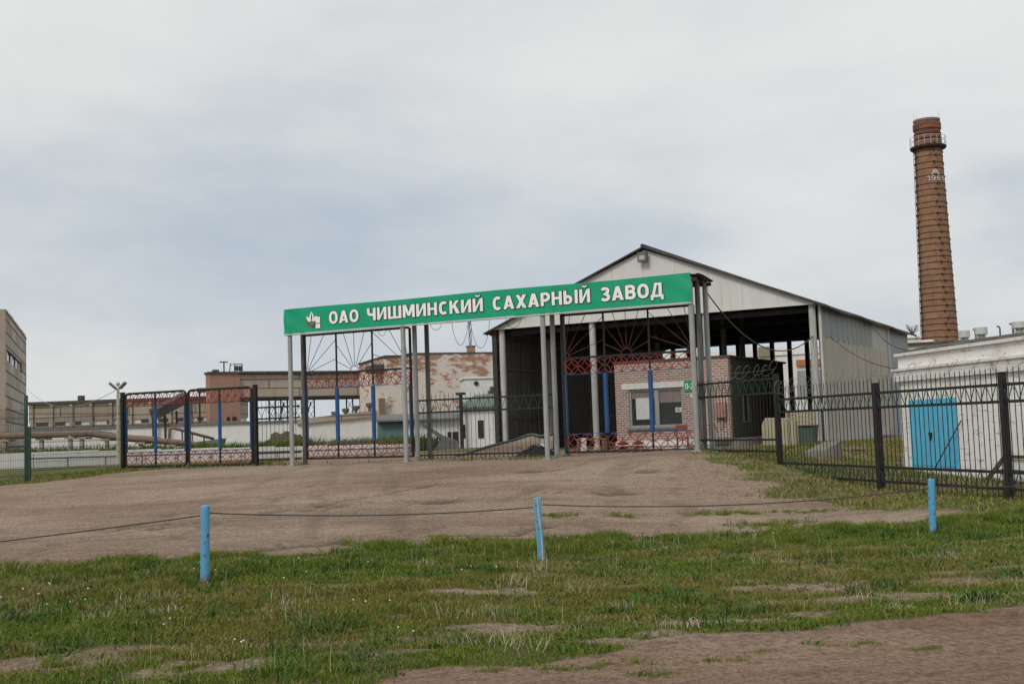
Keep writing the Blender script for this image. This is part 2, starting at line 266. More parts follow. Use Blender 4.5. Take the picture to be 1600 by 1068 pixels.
# ------------------------------------------------------------------ mesh builder
class MB:
    def __init__(s): s.v = []; s.f = []
    def add(s, vs, fs):
        k = len(s.v); s.v += [tuple(v) for v in vs]; s.f += [tuple(i+k for i in f) for f in fs]; return s
    def box(s, x0, x1, y0, y1, z0, z1):
        return s.add([(x0, y0, z0), (x1, y0, z0), (x1, y1, z0), (x0, y1, z0), (x0, y0, z1), (x1, y0, z1), (x1, y1, z1), (x0, y1, z1)],
                     [(0, 3, 2, 1), (4, 5, 6, 7), (0, 1, 5, 4), (1, 2, 6, 5), (2, 3, 7, 6), (3, 0, 4, 7)])
    def beam(s, p, q, wx, wz=None, up=(0, 0, 1)):
        p = Vector(p); q = Vector(q); wz = wz or wx; d = (q-p).normalized(); u = Vector(up)
        if abs(d.dot(u)) > .98: u = Vector((0, 1, 0))
        a = d.cross(u).normalized()*(wx/2); b = a.cross(d).normalized()*(wz/2)
        return s.add([p-a-b, p+a-b, p+a+b, p-a+b, q-a-b, q+a-b, q+a+b, q-a+b],
                     [(0, 1, 2, 3), (7, 6, 5, 4), (0, 4, 5, 1), (1, 5, 6, 2), (2, 6, 7, 3), (3, 7, 4, 0)])
    def cyl(s, p, q, r0, r1=None, n=14, cap=True):
        p = Vector(p); q = Vector(q); r1 = r0 if r1 is None else r1; d = (q-p).normalized()
        u = Vector((0, 0, 1)) if abs(d.z) < .9 else Vector((1, 0, 0)); a = d.cross(u).normalized(); b = d.cross(a)
        vs = []
        for c, r in ((p, r0), (q, r1)):
            for k in range(n): t = 2*PI*k/n; vs.append(c+a*(r*math.cos(t))+b*(r*math.sin(t)))
        fs = [(k, (k+1) % n, n+(k+1) % n, n+k) for k in range(n)]
        if cap: fs += [tuple(range(n-1, -1, -1)), tuple(range(n, 2*n))]
        return s.add(vs, fs)
    def tube(s, pts, r, n=6, closed=False):
        pts = [Vector(p) for p in pts]; m = len(pts); vs = []; prev = None
        for i, p in enumerate(pts):
            if closed: d = (pts[(i+1) % m]-pts[i-1])
            else: d = pts[min(i+1, m-1)]-pts[max(i-1, 0)]
            d.normalize()
            if prev is None:
                u = Vector((0, 0, 1)) if abs(d.z) < .9 else Vector((1, 0, 0)); a = d.cross(u).normalized()
            else:
                a = (prev-d*prev.dot(d)).normalized()
            prev = a; b = d.cross(a)
            for k in range(n): t = 2*PI*k/n; vs.append(p+a*(r*math.cos(t))+b*(r*math.sin(t)))
        fs = []
        for i in range(m if closed else m-1):
            j = (i+1) % m
            for k in range(n): fs.append((i*n+k, i*n+(k+1) % n, j*n+(k+1) % n, j*n+k))
        if not closed: fs += [tuple(range(n-1, -1, -1)), tuple(range((m-1)*n, m*n))]
        return s.add(vs, fs)
    def ringxz(s, x, y, z, R_, r, seg=16, n=4):
        return s.tube([(x+R_*math.cos(2*PI*k/seg), y, z+R_*math.sin(2*PI*k/seg)) for k in range(seg)], r, n, True)
    def prism(s, poly, y0, y1):
        n = len(poly); vs = [(x, y0, z) for x, z in poly]+[(x, y1, z) for x, z in poly]
        return s.add(vs, [tuple(range(n-1, -1, -1)), tuple(range(n, 2*n))]+[(k, (k+1) % n, n+(k+1) % n, n+k) for k in range(n)])
    def lathe(s, prof, n=24, c=(0, 0, 0), cap=True):
        vs = []; m = len(prof)
        for r, z in prof:
            for k in range(n): t = 2*PI*k/n; vs.append((c[0]+r*math.cos(t), c[1]+r*math.sin(t), c[2]+z))
        fs = [(i*n+k, i*n+(k+1) % n, (i+1)*n+(k+1) % n, (i+1)*n+k) for i in range(m-1) for k in range(n)]
        if cap: fs += [tuple(range(n-1, -1, -1)), tuple(range((m-1)*n, m*n))]
        return s.add(vs, fs)
    def grid(s, fn, nu, nv):
        vs = [fn(i/nu, j/nv) for j in range(nv+1) for i in range(nu+1)]
        return s.add(vs, [(j*(nu+1)+i, j*(nu+1)+i+1, (j+1)*(nu+1)+i+1, (j+1)*(nu+1)+i) for j in range(nv) for i in range(nu)])
    def build(s, name, mat, parent=None, smooth=False, label=None, loc=None, bevel=0):
        me = bpy.data.meshes.new(name); me.from_pydata(s.v, [], s.f); me.update()
        bm = bmesh.new(); bm.from_mesh(me); bmesh.ops.recalc_face_normals(bm, faces=bm.faces); bm.to_mesh(me); bm.free()
        me.materials.append(mat)
        if smooth:
            me.shade_smooth(); me.set_sharp_from_angle(angle=R(40))
        o = bpy.data.objects.new(name, me); C.objects.link(o); o.parent = parent
        if loc is not None: o.location = loc
        if label: o['label'] = label
        if bevel:
            b = o.modifiers.new('edge', 'BEVEL'); b.width = bevel; b.segments = 2; b.limit_method = 'ANGLE'
        return o
def tag(o, label, cat, group=None, kind=None):
    o['label'] = label; o['category'] = cat
    if group: o['group'] = group
    if kind: o['kind'] = kind
    return o
def thing(name, label, cat, loc=(0, 0, 0), rz=0, group=None):
    o = bpy.data.objects.new(name, None); C.objects.link(o); o.location = loc; o.rotation_euler = (0, 0, rz); o.empty_display_size = .3
    return tag(o, label, cat, group)
def copy_tree(root, loc, rz=None, label=None):
    r = root.copy(); C.objects.link(r); r.location = loc
    if rz is not None: r.rotation_euler = (0, 0, rz)
    if label: r['label'] = label
    for ch in list(root.children):
        c = ch.copy(); C.objects.link(c); c.parent = r
        for gch in list(ch.children):
            d = gch.copy(); C.objects.link(d); d.parent = c
    return r
# hand-drawn bold grotesque capitals: unit cap height, each stroke a flat polygon
def _ell(cx, cy, rx, ry, a0, a1, n=18, p=2.35):
    o = []
    for k in range(n+1):
        a = R(a0+(a1-a0)*k/n); c, s_ = math.cos(a), math.sin(a)
        o.append((cx+rx*math.copysign(abs(c)**(2/p), c), cy+ry*math.copysign(abs(s_)**(2/p), s_)))
    return o
GH = .105
def _band(pts, h, e, closed=False):
    """quads along a centre line of half width h (+e)"""
    h = h+e; n = len(pts); out = []
    if not closed and e:
        for i, j in ((0, 1), (-1, -2)):
            d = Vector(pts[i])-Vector(pts[j]); d.normalize(); pts = list(pts); pts[i] = tuple(Vector(pts[i])+d*e)
    Ls, Rs = [], []
    for i, p in enumerate(pts):
        p = Vector(p); a = Vector(pts[i-1]) if (i or closed) else None; b = Vector(pts[(i+1) % n]) if (i < n-1 or closed) else None
        d1 = (p-a).normalized() if a is not None else None; d2 = (b-p).normalized() if b is not None else None
        d1 = d1 or d2; d2 = d2 or d1; t = (d1+d2).normalized(); nrm = Vector((-t.y, t.x)); k = h/max(.5, nrm.dot(Vector((-d1.y, d1.x))))
        Ls.append(p+nrm*k); Rs.append(p-nrm*k)
    m = n if closed else n-1
    return [[Ls[i], Ls[(i+1) % n], Rs[(i+1) % n], Rs[i]] for i in range(m)]
def _poly(pts, e):
    if not e: return [[Vector(p) for p in pts]]
    n = len(pts); ar = sum(pts[i][0]*pts[(i+1) % n][1]-pts[(i+1) % n][0]*pts[i][1] for i in range(n)); sg = 1 if ar > 0 else -1; o = []
    for i in range(n):
        p = Vector(pts[i]); d1 = (p-Vector(pts[i-1])).normalized(); d2 = (Vector(pts[(i+1) % n])-p).normalized()
        n1 = Vector((d1.y, -d1.x))*sg; n2 = Vector((d2.y, -d2.x))*sg; b = (n1+n2).normalized(); o.append(p+b*(e/max(.55, b.dot(n1))))
    return [o]
def _rect(x0, x1, y0, y1): return ('p', [(x0, y0), (x1, y0), (x1, y1), (x0, y1)])
def _sl(x0, x1, y0, y1, tx): return ('p', [(x0, y0), (x0+tx, y0), (x1+tx, y1), (x1, y1)])
T2 = 2*GH
def _glyph(ch):
    V = lambda x: _rect(x, x+T2, 0, 1)
    bowl = lambda x, w_, yt, yb: ('b', [(x, yt)]+_ell(x+w_-(yt-yb)/2, (yt+yb)/2, (yt-yb)/2, (yt-yb)/2, 90, -90, 14, 2.1)+[(x, yb)])
    if ch == 'О': w = .76; return w, [('c', _ell(w/2, .5, w/2-GH, .515-GH, 0, 360, 40)[:-1])]
    if ch == 'С': w = .70; return w, [('b', _ell(w/2+.03, .5, w/2-GH+.0, .515-GH, 48, 312, 34))]
    if ch == 'А': w = .80; return w, [_sl(0, w/2-.125, 0, 1, .235), _sl(w-.235, w/2-.11, 0, 1, .235), _rect(.20, w-.20, .18, .34)]
    if ch == 'Ч': w = .68; return w, [V(w-T2), ('b', [(GH, 1), (GH, .66), (GH+.02, .56), (GH+.07, .49), (GH+.16, .46), (w-T2, .46)])]
    if ch in 'ИЙ':
        w = .74; g_ = [V(0), V(w-T2), ('p', [(T2, .02), (T2, .33), (w-T2, .98), (w-T2, .67)])]
        if ch == 'Й': g_.append(('n', _ell(w/2, 1.31, .15, .15, 200, 340, 12, 2)))
        return w, g_
    if ch == 'Ш': w = 1.04; return w, [V(0), V((w-T2)/2), V(w-T2), _rect(T2, (w-T2)/2, 0, .17), _rect((w+T2)/2, w-T2, 0, .17)]
    if ch == 'М': w = .92; return w, [V(0), V(w-T2), ('p', [(.03, 1), (.27, 1), (w/2+.09, .12), (w/2-.09, .12)]), ('p', [(w-.27, 1), (w-.03, 1), (w/2+.09, .12), (w/2-.09, .12)])]
    if ch == 'Н': w = .72; return w, [V(0), V(w-T2), _rect(T2, w-T2, .42, .60)]
    if ch == 'П': w = .72; return w, [V(0), V(w-T2), _rect(T2, w-T2, .83, 1)]
    if ch == 'К': w = .74; return w, [V(0), ('p', [(T2, .36), (T2, .62), (w-.27, 1), (w-.01, 1)]), ('p', [(w-.25, 0), (w+.02, 0), (.46, .66), (.27, .50)])]
    if ch == 'Х': w = .78; return w, [_sl(0, w-.26, 0, 1, .26), _sl(w-.26, 0, 0, 1, .26)]
    if ch == 'Р': w = .68; return w, [V(0), bowl(T2, w-T2-GH, 1-.09, .42)]
    if ch == 'Ы': w = 1.0; return w, [V(0), bowl(T2, .62-T2-GH, .56, .09), V(w-T2)]
    if ch == 'В': w = .70; return w, [V(0), bowl(T2, w-T2-GH-.03, .91, .55), bowl(T2, w-T2-GH, .51, .09)]
    if ch == 'З': w = .66; return w, [('b', _ell(w/2-.02, .735, .215, .17, 160, -85, 18, 2.1)), ('b', _ell(w/2-.01, .285, .235, .19, 85, -160, 18, 2.1)), _rect(.20, .36, .44, .58)]
    if ch == 'Д': w = .84; return w, [_rect(0, w, 0, .17), _rect(0, .17, -.2, 0), _rect(w-.17, w, -.2, 0), _rect(w-.10-T2, w-.10, .17, 1), _rect(.24, w-.10-T2, .83, 1), ('p', [(.08, .17), (.28, .17), (.42, .83), (.24, .83)])]
    if ch == '1': w = .44; return w, [_rect(w-T2, w, 0, 1), ('p', [(0, .72), (0, .88), (w-T2, 1), (w-T2, .80)])]
    if ch in '96':
        w = .66; g_ = [('c', _ell(w/2, .66, w/2-GH, .34-GH, 0, 360, 30)[:-1]), ('b', [(w-GH, .62), (w-GH, .42), (w-GH-.05, .24), (w-GH-.16, .12), (.12, .10)])]
        return w, (g_ if ch == '9' else [(k, [(w-x, 1-y) for x, y in p]) for k, p in g_])
    if ch == '2': w = .64; return w, [('b', _ell(w/2, .68, w/2-GH, .32-GH, 165, -28, 18)+[(.22, .16)]), _rect(.04, w, 0, .18)]
    if ch == '-': return .36, [_rect(.0, .36, .36, .54)]
    return .4, []
def text_mesh(body, e=0, step=.0003, fat=GH):
    """lettering in the xz plane facing -y; e widens every stroke (for the dark edge); strokes lie a hair apart"""
    mb = MB(); x = 0
    for i, ch in enumerate(body):
        w_, prims = _glyph(ch)
        for k, (kind, pts) in enumerate(prims):
            y = -(k+7*(i % 2))*step
            if kind == 'p': qs = _poly(pts, e)
            elif kind == 'n': qs = _band(pts, .05, e)
            else: qs = _band(pts, GH, e, kind == 'c')
            for q in qs: mb.add([(x+v.x, y, v.y) for v in q], [tuple(range(len(q)))])
        x += w_+.115
    return mb
def fit(mb, x0, x1, z0, z1, y, shear=0, ref=None):
    xs = [v[0] for v in (ref or mb).v]; zs = [v[2] for v in (ref or mb).v]
    ax, bx, az, bz = min(xs), max(xs), min(zs), max(zs)
    return [(x0+(v[0]-ax)/(bx-ax)*(x1-x0), y+v[1], z0+(v[2]-az)/(bz-az)*(z1-z0)) for v in mb.v]

# ------------------------------------------------------------------ ground: one sheet to the horizon
near_px = [(-500, 1150), (-200, 1120), (200, 1085), (560, 1066), (700, 1045), (900, 1030), (1050, 1003), (1200, 990), (1400, 967), (1600, 945), (1850, 922)]
far_px = [(-400, 905), (-200, 897), (0, 889), (200, 880), (320, 871), (450, 868), (560, 857), (700, 849), (842, 845), (1000, 842), (1200, 829), (1457, 813), (1600, 806), (1850, 797)]
NEAR = np.array([gp(*p)[:2] for p in near_px]); FAR = np.array([gp(*p)[:2] for p in far_px])
def lin(x, A):
    s0 = (A[1, 1]-A[0, 1])/(A[1, 0]-A[0, 0]); s1 = (A[-1, 1]-A[-2, 1])/(A[-1, 0]-A[-2, 0])
    y = np.interp(x, A[:, 0], A[:, 1]); y = np.where(x < A[0, 0], A[0, 1]+(x-A[0, 0])*s0, y); return np.where(x > A[-1, 0], A[-1, 1]+(x-A[-1, 0])*s1, y)
SLOPE = np.array([gp(*p)[:2] for p in [(1093, 708), (1143, 728), (1172, 752), (1208, 776), (1285, 793), (1440, 801), (1620, 806)]]+[Vector((60, 22)), Vector((60, 70)), Vector((9, 43)), Vector((7.5, 38)), Vector((6.2, 35.6))])
LEFTG = np.array([gp(*p)[:2] for p in [(-120, 768), (0, 759), (100, 750), (190, 738), (290, 731), (395, 728)]]+[Vector((-8.5, 46)), Vector((-6, 58)), Vector((-50, 58)), Vector((-50, 36))])
def poly_sd(x, y, A):
    x = np.asarray(x, float); y = np.asarray(y, float); ins = np.zeros(x.shape, bool); d = np.full(x.shape, 1e9)
    for i in range(len(A)):
        (x0, y0), (x1, y1) = A[i], A[(i+1) % len(A)]
        c = ((y0 > y) != (y1 > y)) & (x < (x1-x0)*(y-y0)/((y1-y0) if y1 != y0 else 1e-9)+x0); ins ^= c
        t = np.clip(((x-x0)*(x1-x0)+(y-y0)*(y1-y0))/((x1-x0)**2+(y1-y0)**2), 0, 1)
        d = np.minimum(d, np.hypot(x-x0-t*(x1-x0), y-y0-t*(y1-y0)))
    return np.where(ins, d, -d)
def sst(a, b, v): t = np.clip((v-a)/(b-a), 0, 1); return t*t*(3-2*t)
BARE = [(gp(px, py)[:2], rx, ry) for px, py, rx, ry in [(40, 1038, .95, .38), (1300, 915, .9, .45), (1330, 940, 1.1, .25), (1530, 905, 1.3, .3), (1150, 965, 1.2, .22), (780, 985, .7, .3), (740, 925, .9, .25), (330, 1040, .9, .25), (1430, 930, .8, .25), (960, 1005, .7, .2)]]
TUFTS = [(gp(px, py)[:2], rx, ry) for px, py, rx, ry in [(985, 806, .35, .25), (880, 806, .4, .25), (1120, 803, .55, .3), (1170, 803, .5, .25), (1255, 799, .55, .4), (700, 842, .35, .3), (575, 853, .4, .25), (1200, 822, .5, .4), (1240, 815, .4, .3),
        (930, 1042, .38, .12), (1000, 1060, .3, .1), (1210, 1020, .22, .08), (1333, 1008, .26, .1), (1445, 1012, .3, .1), (1075, 1034, .2, .07), (1130, 1032, .16, .06), (770, 1048, .2, .07), (1165, 1003, .2, .07)]]
def ell(x, y, Ls, soft=.5):
    m = np.zeros(np.shape(x))
    for (c, rx, ry) in Ls:
        q = np.sqrt(((x-c[0])/rx)**2+((y-c[1])/ry)**2); m = np.maximum(m, 1-sst(1-soft, 1+soft, q))
    return m
def verge(x, y):
    n = (vnoise(x, y, .8, 1)-.5); n2 = vnoise(x*.7, y, 1.3, 2)-.5
    dn = y-lin(x, NEAR)+n*.55; df = lin(x, FAR)-y+n2*1.1
    m = sst(-.12, .22, dn)*sst(-.25, .35, df)
    t = np.clip((y-lin(x, NEAR))/(lin(x, FAR)-lin(x, NEAR)+1e-6), 0, 1)
    thin = vnoise(x*.55, y*1.3, .75, 3, 4); m = m*(1-.8*sst(.58, .80, thin+.13*(1-sst(.0, .55, t))+.06*sst(1, 8, x)-.07))
    m = m*(1-.9*ell(x+n*1.3, y+n2*.7+(vnoise(x, y, .18, 6)-.5)*.35, BARE, .6)*sst(.25, .5, vnoise(x, y, .25, 16)+.12))
    return np.maximum(m, .85*ell(x+n*.6, y+n2*.3, TUFTS, .8)*sst(.40, .62, vnoise(x, y, .11, 5)+.05))
def slope_g(x, y):
    sd_ = poly_sd(x, y, SLOPE)+(vnoise(x, y, 1.1, 7)-.5)*1.6
    return sst(-.3, .7, sd_)*(.45+.55*sst(.3, .55, vnoise(x, y, .9, 8)))
def left_g(x, y):
    return sst(-.2, .4, poly_sd(x, y, LEFTG)+(vnoise(x, y, .8, 9)-.5)*.9)
def grass_mask(x, y):
    m = np.maximum(np.maximum(verge(x, y), slope_g(x, y)), left_g(x, y))
    far = sst(46, 52, y)*sst(.4, .55, vnoise(x, y, 6, 11))*.8
    return np.maximum(m, far)
PITS = [(gp(px, py)[:2], rx, ry) for px, py, rx, ry in [(682, 783, .42, .5), (965, 769, .6, .35), (1155, 772, .4, .2), (860, 768, .12, .2), (1010, 735, .5, .3), (840, 735, .6, .3)]]
RUTS = [[gp(*p)[:2] for p in q] for q in ([(0, 880), (200, 872), (400, 860), (560, 842), (680, 828)], [(330, 862), (420, 856), (560, 838)], [(640, 838), (790, 834), (860, 822)], [(0, 842), (300, 815), (620, 780)], [(150, 838), (420, 800), (700, 752)])]
def rutdist(x, y):
    d = np.full(np.shape(x), 9.)
    for q in RUTS:
        for (x0, y0), (x1, y1) in zip(q[:-1], q[1:]):
            t = np.clip(((x-x0)*(x1-x0)+(y-y0)*(y1-y0))/((x1-x0)**2+(y1-y0)**2), 0, 1)
            d = np.minimum(d, np.hypot(x-x0-t*(x1-x0), y-y0-t*(y1-y0)))
    return d
TRK = []
for q in ([(640, 862), (800, 806), (905, 760), (975, 712)], [(1010, 842), (1000, 790), (1010, 745), (1035, 708)], [(60, 880), (260, 820), (430, 765), (520, 722)], [(560, 855), (570, 800), (560, 750), (555, 722)]):
    A_ = [gp(*p)[:2] for p in q]
    for off in (-.85, .85): TRK.append([(a[0]+off, a[1]+.1*off) for a in A_])
def trackdist(x, y):
    d = np.full(np.shape(x), 9.)
    for q in TRK:
        for (x0, y0), (x1, y1) in zip(q[:-1], q[1:]):
            t = np.clip(((x-x0)*(x1-x0)+(y-y0)*(y1-y0))/((x1-x0)**2+(y1-y0)**2), 0, 1)
            d = np.minimum(d, np.hypot(x-x0-t*(x1-x0), y-y0-t*(y1-y0)))
    return d
def micro(x, y, gm):
    """small relief on top of the measured terrain"""
    near = 1-sst(45, 60, y)
    r = rutdist(x+(vnoise(x, y, .9, 21)-.5)*.5, y+(vnoise(x, y, .7, 22)-.5)*.5)
    h = (vnoise(x*.5, y, .55, 13, 4)-.5)*(.035+.05*gm) + (vnoise(x, y, .16, 14, 2)-.5)*.02
    h = h-.085*(1-sst(.03, .26, r))*(.2+1.2*vnoise(x, y, .45, 23)) - .07*ell(x, y, PITS, .6)
    h = h-.03*TRKD(x, y)
    return h*near
TRKD = lambda x, y: (1-sst(.08, .24, trackdist(x+(vnoise(x, y, 2.2, 24)-.5)*.8, y)))*sst(.35, .6, vnoise(x, y, 1.4, 25))
def Hm(x, y):
    x = np.asarray(x, float); y = np.asarray(y, float); return H(x, y)+micro(x, y, grass_mask(x, y))
def geo(a, first, ratio, end):
    o = [a]; s = first
    while abs(o[-1]) < end: o.append(o[-1]+s); s *= ratio
    return o[1:]
xl = np.array(sorted([-v for v in geo(17, .25, 1.18, 4500)])+list(np.arange(-17, 19.01, .125))+geo(19, .25, 1.18, 4500))
yl = np.array(sorted([-v for v in geo(-6.5, .4, 1.3, 600)])+list(np.arange(6.5, 30, .115))+list(np.arange(30, 50, .3))+geo(50, .5, 1.13, 4500))
X, Y = np.meshgrid(xl, yl); X = X.ravel(); Y = Y.ravel(); GM = grass_mask(X, Y); Z = H(X, Y)+micro(X, Y, GM)
nx, ny = len(xl), len(yl)
ii = (np.arange(ny-1)[:, None]*nx+np.arange(nx-1)[None]).ravel(); quads = np.c_[ii, ii+1, ii+nx+1, ii+nx].astype(np.int32)
def np_mesh(name, V, F, k):
    me = bpy.data.meshes.new(name); me.vertices.add(len(V)); me.vertices.foreach_set('co', V.astype(np.float32).ravel())
    me.loops.add(F.size); me.loops.foreach_set('vertex_index', F.astype(np.int32).ravel())
    me.polygons.add(len(F)); me.polygons.foreach_set('loop_start', np.arange(0, F.size, k, dtype=np.int32))
    me.update(calc_edges=True); return me
gme = np_mesh('ground', np.c_[X, Y, Z], quads, 4); gme.shade_smooth()
a_ = gme.attributes.new('cover', 'FLOAT', 'POINT'); a_.data.foreach_set('value', GM.astype(np.float32))
damp_and_shade = np.clip(ell(X+(vnoise(X, Y, .3, 33)-.5)*.6, Y+(vnoise(X, Y, .3, 34)-.5)*.6, PITS, .5)*.8+.95*(1-sst(.03, .24, rutdist(X+(vnoise(X, Y, .9, 21)-.5)*.5, Y+(vnoise(X, Y, .7, 22)-.5)*.5)))*sst(.38, .55, vnoise(X, Y, .5, 31)), 0, 1); damp_and_shade = np.maximum(damp_and_shade, .30*TRKD(X, Y))  # damp pits and tracks, plus rut shadows painted in as broken dark lines
a_ = gme.attributes.new('damp_and_shade', 'FLOAT', 'POINT'); a_.data.foreach_set('value', damp_and_shade.astype(np.float32))
a_ = gme.attributes.new('green', 'FLOAT', 'POINT'); a_.data.foreach_set('value', np.maximum(slope_g(X, Y), left_g(X, Y)).astype(np.float32))
def _road(x, y): return 1-sst(-.3, .8, y-lin(x, NEAR)+(vnoise(x, y, 1.1, 36)-.5)*.8)
a_ = gme.attributes.new('road', 'FLOAT', 'POINT'); a_.data.foreach_set('value', _road(X, Y).astype(np.float32))
gm_ = bpy.data.materials.new('earth_and_turf'); gm_.use_nodes = True; t = gm_.node_tree; n = t.nodes; l = t.links
b = n['Principled BSDF']; b.inputs['Roughness'].default_value = .97; b.inputs['Specular IOR Level'].default_value = .1
tcx = n.new('ShaderNodeTexCoord')
def gn(scale, d, sc=(1, 1, 1), rough=.6):
    mp = n.new('ShaderNodeMapping'); mp.inputs['Scale'].default_value = sc; l.new(tcx.outputs['Object'], mp.inputs[0])
    q = n.new('ShaderNodeTexNoise'); q.inputs['Scale'].default_value = scale; q.inputs['Detail'].default_value = d; q.inputs['Roughness'].default_value = rough
    l.new(mp.outputs[0], q.inputs['Vector']); return q.outputs[0]
def gmix(f, a, bb, bt='MIX'):
    mx = n.new('ShaderNodeMix'); mx.data_type = 'RGBA'; mx.blend_type = bt
    for v, k in ((f, 0), (a, 6), (bb, 7)):
        if isinstance(v, (int, float)): mx.inputs[k].default_value = v
        elif isinstance(v, tuple): mx.inputs[k].default_value = (*v, 1)
        else: l.new(v, mx.inputs[k])
    return mx.outputs[2]
def att(nm):
    q = n.new('ShaderNodeAttribute'); q.attribute_name = nm; return q.outputs['Fac']
dirt = ramp(n, l, gn(.16, 6, (1, 1.6, 1)), [(.34, (.265, .192, .142)), (.5, (.325, .245, .184)), (.66, (.37, .292, .228))])
tr = ramp(n, l, gn(.5, 5, (.22, 1.5, 1)), [(.36, (.60, .57, .55)), (.50, (1, 1, 1)), (.66, (1.15, 1.14, 1.12))]); dirt = gmix(.45, dirt, tr, 'MULTIPLY')
fine = ramp(n, l, gn(14, 4, (1, 1, 1), .7), [(.38, (.58, .56, .55)), (.5, (1, 1, 1)), (.63, (1.3, 1.28, 1.26))]); dirt = gmix(.8, dirt, fine, 'MULTIPLY')
mid_ = ramp(n, l, gn(3.2, 6, (.6, 1.3, 1), .68), [(.36, (.70, .68, .66)), (.5, (1, 1, 1)), (.64, (1.16, 1.15, 1.14))]); dirt = gmix(.6, dirt, mid_, 'MULTIPLY')
grit = ramp(n, l, gn(38, 3, (1, 1, 1), .75), [(.37, (.55, .53, .52)), (.48, (1, 1, 1))]); dirt = gmix(.8, dirt, grit, 'MULTIPLY'); dirt = gmix(att('road'), dirt, (.87, .80, .765), 'MULTIPLY')
peb = ramp(n, l, gn(70, 2), [(.70, (0, 0, 0)), (.76, (1, 1, 1))]); dirt = gmix(peb, dirt, (.36, .32, .28))
dirt = gmix(att('damp_and_shade'), dirt, (.115, .082, .062))  # darkens damp soil and colours the painted shade of the ruts
turf = ramp(n, l, gn(1.6, 7, (1, 1.6, 1)), [(.3, (.075, .095, .026)), (.5, (.11, .115, .038)), (.7, (.16, .13, .066))])
lawn = ramp(n, l, gn(1.1, 7, (1, 1.4, 1)), [(.3, (.075, .105, .03)), (.5, (.115, .125, .045)), (.68, (.185, .14, .075))])
turf = gmix(att('green'), turf, lawn)
e1 = n.new('ShaderNodeMath'); e1.operation = 'ADD'; l.new(att('cover'), e1.inputs[0]); 
e2 = n.new('ShaderNodeMath'); e2.operation = 'MULTIPLY_ADD'; l.new(gn(9, 5), e2.inputs[0]); e2.inputs[1].default_value = .9; e2.inputs[2].default_value = -.45; l.new(e2.outputs[0], e1.inputs[1])
fcov = ramp(n, l, e1.outputs[0], [(.30, (0, 0, 0)), (.62, (1, 1, 1))])
l.new(gmix(fcov, dirt, turf), b.inputs['Base Color'])
bp = n.new('ShaderNodeBump'); bp.inputs['Strength'].default_value = .9; bp.inputs['Distance'].default_value = .05
l.new(gn(16, 8, (1, 1, 1), .75), bp.inputs['Height']); l.new(bp.outputs[0], b.inputs['Normal'])
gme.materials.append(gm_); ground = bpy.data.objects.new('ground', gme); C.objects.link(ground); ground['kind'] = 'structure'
ground['label'] = 'bare brown earth with worn grass verges'; ground['category'] = 'ground'

# ------------------------------------------------------------------ grass blades (real geometry, one stuff object per stand)
def leaf_mat(name):
    m = bpy.data.materials.new(name); m.use_nodes = True; t = m.node_tree; b = t.nodes['Principled BSDF']
    b.inputs['Roughness'].default_value = .8; b.inputs['Specular IOR Level'].default_value = .05
    q = t.nodes.new('ShaderNodeAttribute'); q.attribute_name = 'tint'; t.links.new(q.outputs['Color'], b.inputs['Base Color']); return m
LEAF = leaf_mat('grass_blade')
def blades(name, x, y, h, wd, col, lean, label, rs):
    k = len(x); z = Hm(x, y)-.01; a = rs.rand(k)*2*PI; la = rs.rand(k)*2*PI; ln = lean*(.3+rs.rand(k))
    ca, sa = np.cos(a)*wd/2, np.sin(a)*wd/2; dx, dy = np.cos(la)*ln*h, np.sin(la)*ln*h
    V = np.empty((k, 5, 3))
    V[:, 0] = np.c_[x-ca, y-sa, z]; V[:, 1] = np.c_[x+ca, y+sa, z]
    V[:, 2] = np.c_[x+ca*.8+dx*.35, y+sa*.8+dy*.35, z+h*.58]; V[:, 3] = np.c_[x-ca*.8+dx*.35, y-sa*.8+dy*.35, z+h*.58]
    V[:, 4] = np.c_[x+dx, y+dy, z+h*(1-.25*np.minimum(ln, 1))]
    base = np.arange(k)*5
    F = np.concatenate([np.c_[base, base+1, base+2], np.c_[base, base+2, base+3], np.c_[base+3, base+2, base+4]])
    me = np_mesh(name, V.reshape(-1, 3), F, 3)
    c = me.color_attributes.new('tint', 'FLOAT_COLOR', 'POINT'); cc = np.ones((k, 5, 4), np.float32); cc[:, :, :3] = col[:, None, :]
    c.data.foreach_set('color', cc.ravel()); me.materials.append(LEAF)
    o = bpy.data.objects.new(name, me); C.objects.link(o); return tag(o, label, 'grass', kind='stuff')
PAL = np.array([(.146, .222, .024), (.066, .118, .017), (.186, .172, .042), (.32, .26, .125), (.114, .168, .031)])
def frustum(x, y, pad): return np.abs(x) < y*.452+pad
rs = np.random.RandomState(4)
k = 3200000; x = rs.uniform(-13, 16, k); y = rs.uniform(8.2, 24, k); ok = frustum(x, y, 3.0); x, y = x[ok], y[ok]
m = verge(x, y); clump = vnoise(x, y, .35, 41, 2)
keep = rs.rand(len(x)) < (m**1.5)*(.25+1.0*clump)*np.clip(1.25-.035*(y-9), .7, 1.3); x, y, m, clump = x[keep], y[keep], m[keep], clump[keep]
t_ = np.clip((y-lin(x, NEAR))/(lin(x, FAR)-lin(x, NEAR)), 0, 1)
edge_far = sst(.62, .9, t_); edge_near = 1-sst(.05, .28, t_)
patch_h = vnoise(x*.6, y, .9, 47, 3)
hh = (.022+.055*clump+.07*sst(.45, .75, patch_h)*(1-edge_near)+.10*edge_far*sst(.35, .65, vnoise(x, y, .5, 43)))*(1-.45*ell(x, y, TUFTS))*(.55+.75*rs.rand(len(x)))
big = vnoise(x*.6, y, 1.6, 44); q = rs.rand(len(x))
dryp = .05+.34*sst(.50, .74, vnoise(x*.7, y*1.2, .7, 45, 4))*(1-.75*edge_far)*(1-.6*edge_near)
